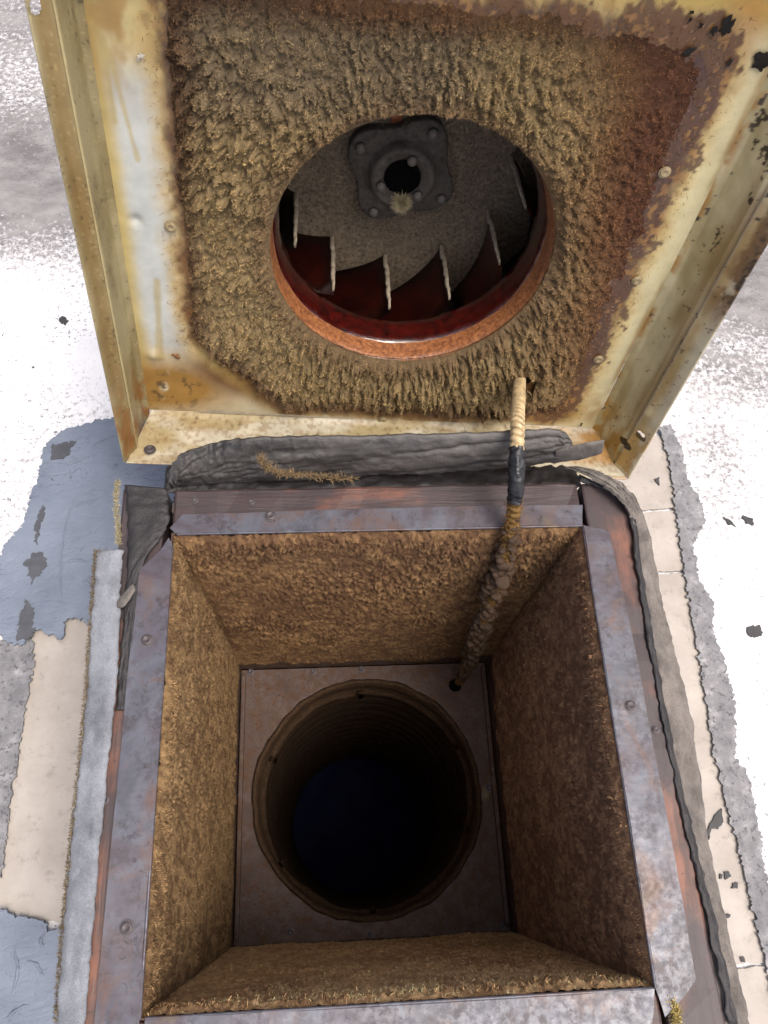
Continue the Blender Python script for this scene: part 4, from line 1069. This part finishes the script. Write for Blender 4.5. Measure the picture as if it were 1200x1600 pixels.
g_back = link('rubber_gasket', ribbon('rubber_gasket',
    [ony(a, b, y) for a, b, y in ((268, 738, .512), (285, 712, .520), (330, 696, .526), (390, 685, .528), (480, 682, .528), (600, 680, .528), (740, 676, .528), (868, 672, .528), (892, 690, .526))],
    [ony(a, b, y) for a, b, y in ((264, 756, .510), (275, 758, .512), (330, 755, .512), (390, 752, .512), (480, 748, .512), (600, 742, .512), (740, 734, .512), (866, 722, .514), (888, 708, .518))], th=.010, nl=320, nw=40, bulge=.006, rough=.0022, crease=.0028, edge_jit=.0015, seed=31, up=(0, -.9, .4)), M['rubber_black'])
tag(g_back, 'black and grey rubber gasket curled along the bottom lip of the fan', 'gasket')
link('torn_flap', ribbon('torn_flap', [ony(a, b, y) for a, b, y in ((868, 704, .512), (905, 694, .508), (944, 688, .506))], [ony(a, b, y) for a, b, y in ((866, 722, .512), (905, 718, .508), (940, 708, .506))], th=.005, nl=40, nw=10, edge_jit=.0012, seed=33, up=(0, -.9, .4)), M['foam_dark'], g_back)
g_right = link('foam_gasket', ribbon('foam_gasket',
    gz([(880, 730, .012), (925, 748, .014), (968, 780, .012), (990, 815, .004), (997, 870, -.010), (1004, 930, -.012), (1012, 985, -.010), (1028, 1070, -.008), (1046, 1170, -.008), (1063, 1280, -.007), (1086, 1400, -.007), (1112, 1520, -.007), (1136, 1640, -.007)]),
    gz([(905, 728, .016), (950, 742, .018), (985, 768, .014), (1008, 815, -.01), (1026, 890, -.04), (1038, 955, -.05), (1052, 1005, -.035), (1072, 1085, -.028), (1090, 1180, -.026), (1105, 1290, -.026), (1126, 1400, -.026), (1152, 1520, -.026), (1182, 1640, -.026)]), th=.007, nl=320, nw=24, rough=.002, edge_jit=.002, seed=41, crease=.004), M['foam_dark'])
tag(g_right, 'twisted dark grey foam gasket strip hanging along the right edge of the curb', 'gasket')

# ================================================================== CONDUIT
c0 = lid2w(cond_uv[0] + .002, cond_uv[1], -HD - .02)
pts = [c0, lid2w(cond_uv[0], cond_uv[1], -HD), onz(811, 612, .025), onz(809, 650, .075), onz(808, 700, .085), onz(806, 760, .065), onz(800, 820, .015), onz(786, 876, -.06), onz(766, 940, -.18), onz(745, 1000, -.33), onz(730, 1040, -.52), onz(718, 1064, DZ + .01), onz(713, 1070, DZ - .05)]
path = smooth_path(pts, 900)
dist = np.concatenate([[0], np.cumsum(np.linalg.norm(np.diff(path, axis=0), axis=1))])
conduit = empty('power_conduit', path[-1], 'grease-crusted flexible metal conduit running from the fan down into the duct', 'conduit')
PO = np.array(path[-1])
def seg_range(ya, yb):
    d_ = path - CAM; z_ = d_ @ CF; yy = 800 - 1240 * (d_ @ CU) / z_
    k = np.where((yy >= ya) & (yy <= yb))[0]; return k[0], k[-1] + 1
pitch = .0085
def corr(d_, seg):
    th_ = np.arange(seg) * 2 * np.pi / seg
    ph_ = d_[:, None] / pitch * 2 * np.pi + th_[None]
    return .0048 + .0030 * np.abs(np.cos(ph_ / 2)) ** .55
i0, i1 = 0, seg_range(560, 705)[1]
i2, i3 = seg_range(700, 782); i4, i5 = seg_range(778, 1200)
def resamp(a, b, n):
    s_ = np.linspace(dist[a], dist[b - 1], n); return np.stack([np.interp(s_, dist, path[:, k]) for k in range(3)], -1), s_
P_, s_ = resamp(i0, i1, 260); link('jacket', tube('jacket', P_ - PO, corr(s_, 20), 20), M['conduit'], conduit)
P_, s_ = resamp(i2, i3, 160)
rr_ = .0076 + .0046 * (fbm(s_[:, None] * 180 + np.zeros(24), np.abs(np.arange(24) - 12)[None] * .5 + np.zeros((160, 1)), 6, 4) - .5) + .0008 * ((s_[:, None] * 70 + np.arange(24)[None] / 24) % 1)
link('tape_wrap', tube('tape_wrap', P_ - PO, rr_, 24), M['tape'], conduit)
P_, s_ = resamp(i4, i5, 420); low = link('jacket', tube('jacket', P_ - PO, corr(s_, 20), 20), M['conduit_gold'], conduit)
# lumps of crusted grease on the lower run
def lump_mesh(seed):
    bm = bmesh.new(); bmesh.ops.create_icosphere(bm, subdivisions=2, radius=1)
    rg = np.random.default_rng(seed)
    k = rg.normal(size=(4, 3)) * 1.8; p_ = rg.uniform(0, 6, 4)
    for v in bm.verts:
        q_ = np.array(v.co); v.co *= float(1 + .13 * np.sin(k @ q_ + p_).sum() / 1.5)
    return bm_mesh('grease_lump', bm, True)
lumps = [lump_mesh(k) for k in range(6)]
for lm in lumps: lm.materials.append(M['crust'])
T_ = np.gradient(path, axis=0); T_ /= np.linalg.norm(T_, axis=1)[:, None]
kk = seg_range(784, 1056)
n_l = 250
for j in range(n_l):
    f_ = (j + random.random() * .8) / n_l
    k = int(np.searchsorted(dist, dist[kk[0]] + f_ * (dist[kk[1] - 1] - dist[kk[0]])))
    ang_ = random.uniform(0, 2 * math.pi); tv = T_[k]; a_ = np.cross(tv, [1, 0, 0]); a_ /= np.linalg.norm(a_); b_ = np.cross(tv, a_)
    grow = min(1, .45 + f_ * 3) * (1 - .35 * max(0, f_ - .6) / .4)
    off = random.uniform(.006, .0115) * grow
    p_ = path[k] + off * (math.cos(ang_) * a_ + math.sin(ang_) * b_)
    o = link('grease_lump', lumps[j % 6], None, conduit, p_ - PO)
    o.rotation_euler = (random.uniform(-.5, .5), random.uniform(-.5, .5), random.uniform(0, 6))
    s0 = random.uniform(.0042, .0082) * grow; o.scale = (s0 * random.uniform(1, 1.3), s0 * random.uniform(.9, 1.2), s0 * random.uniform(.55, .85))
# black disc painting the dark of the hole where it leaves the plate
p_ = onz(711, 1071, DZ)
link('hole_shade_disc', hole_me, M['hole_shade'], duct, (p_[0] - DO[0], p_[1] - DO[1], .0012))
# hairy grease on the conduit
nf = 2500
k = RNG.integers(kk[0], kk[1], nf); D = RNG.normal(size=(nf, 3)); D /= np.linalg.norm(D, axis=1)[:, None]
me = strands('grease_hairs', path[k] + D * .008 - PO, D, RNG.uniform(.003, .008, nf), np.full(nf, .00025), np.broadcast_to(lin(110, 82, 48), (nf, 3)) * RNG.uniform(.5, 1.3, (nf, 1)), 1)
link('grease_hairs', me, M['fibre'], conduit, kind='stuff')

# ================================================================== LOOSE TUFTS OF FIBRE
def tuft(label, pathpts, n, spread, ln, colr, group=None):
    P = smooth_path(pathpts, 200); base = P[0].copy()
    k = RNG.integers(0, 200, n); D = RNG.normal(size=(n, 3)); D /= np.linalg.norm(D, axis=1)[:, None]; D[:, 2] = np.abs(D[:, 2])
    me = strands('fibre_tuft', P[k] + RNG.normal(size=(n, 3)) * spread - base, D, RNG.uniform(.4, 1, n) * ln, np.full(n, .0003), np.broadcast_to(lin(*colr), (n, 3)) * RNG.uniform(.6, 1.2, (n, 1)), 1.3)
    o = link('fibre_tuft', me, M['fibre'], None, base); tag(o, label, 'fibre tuft', group); return o
tuft('stringy brown tuft of fibre caught on the black gasket at the back', [ony(405, 712, .498), ony(418, 732, .496), ony(450, 740, .495), ony(500, 745, .495), ony(552, 748, .495)], 900, .0015, .008, (124, 104, 74))
tuft('pale yellow frayed tuft at the back left corner beside the mastic patch', [onz(184, 752, .0), onz(182, 780, -.003), onz(184, 820, -.004), onz(186, 850, -.004)], 1100, .0013, .005, (150, 142, 112))
tuft('small yellow fibre tuft beside the gap at the front right corner', [onz(1050, 1565, -.001), onz(1056, 1580, -.001), onz(1056, 1600, -.001)], 500, .0018, .006, (168, 150, 92))
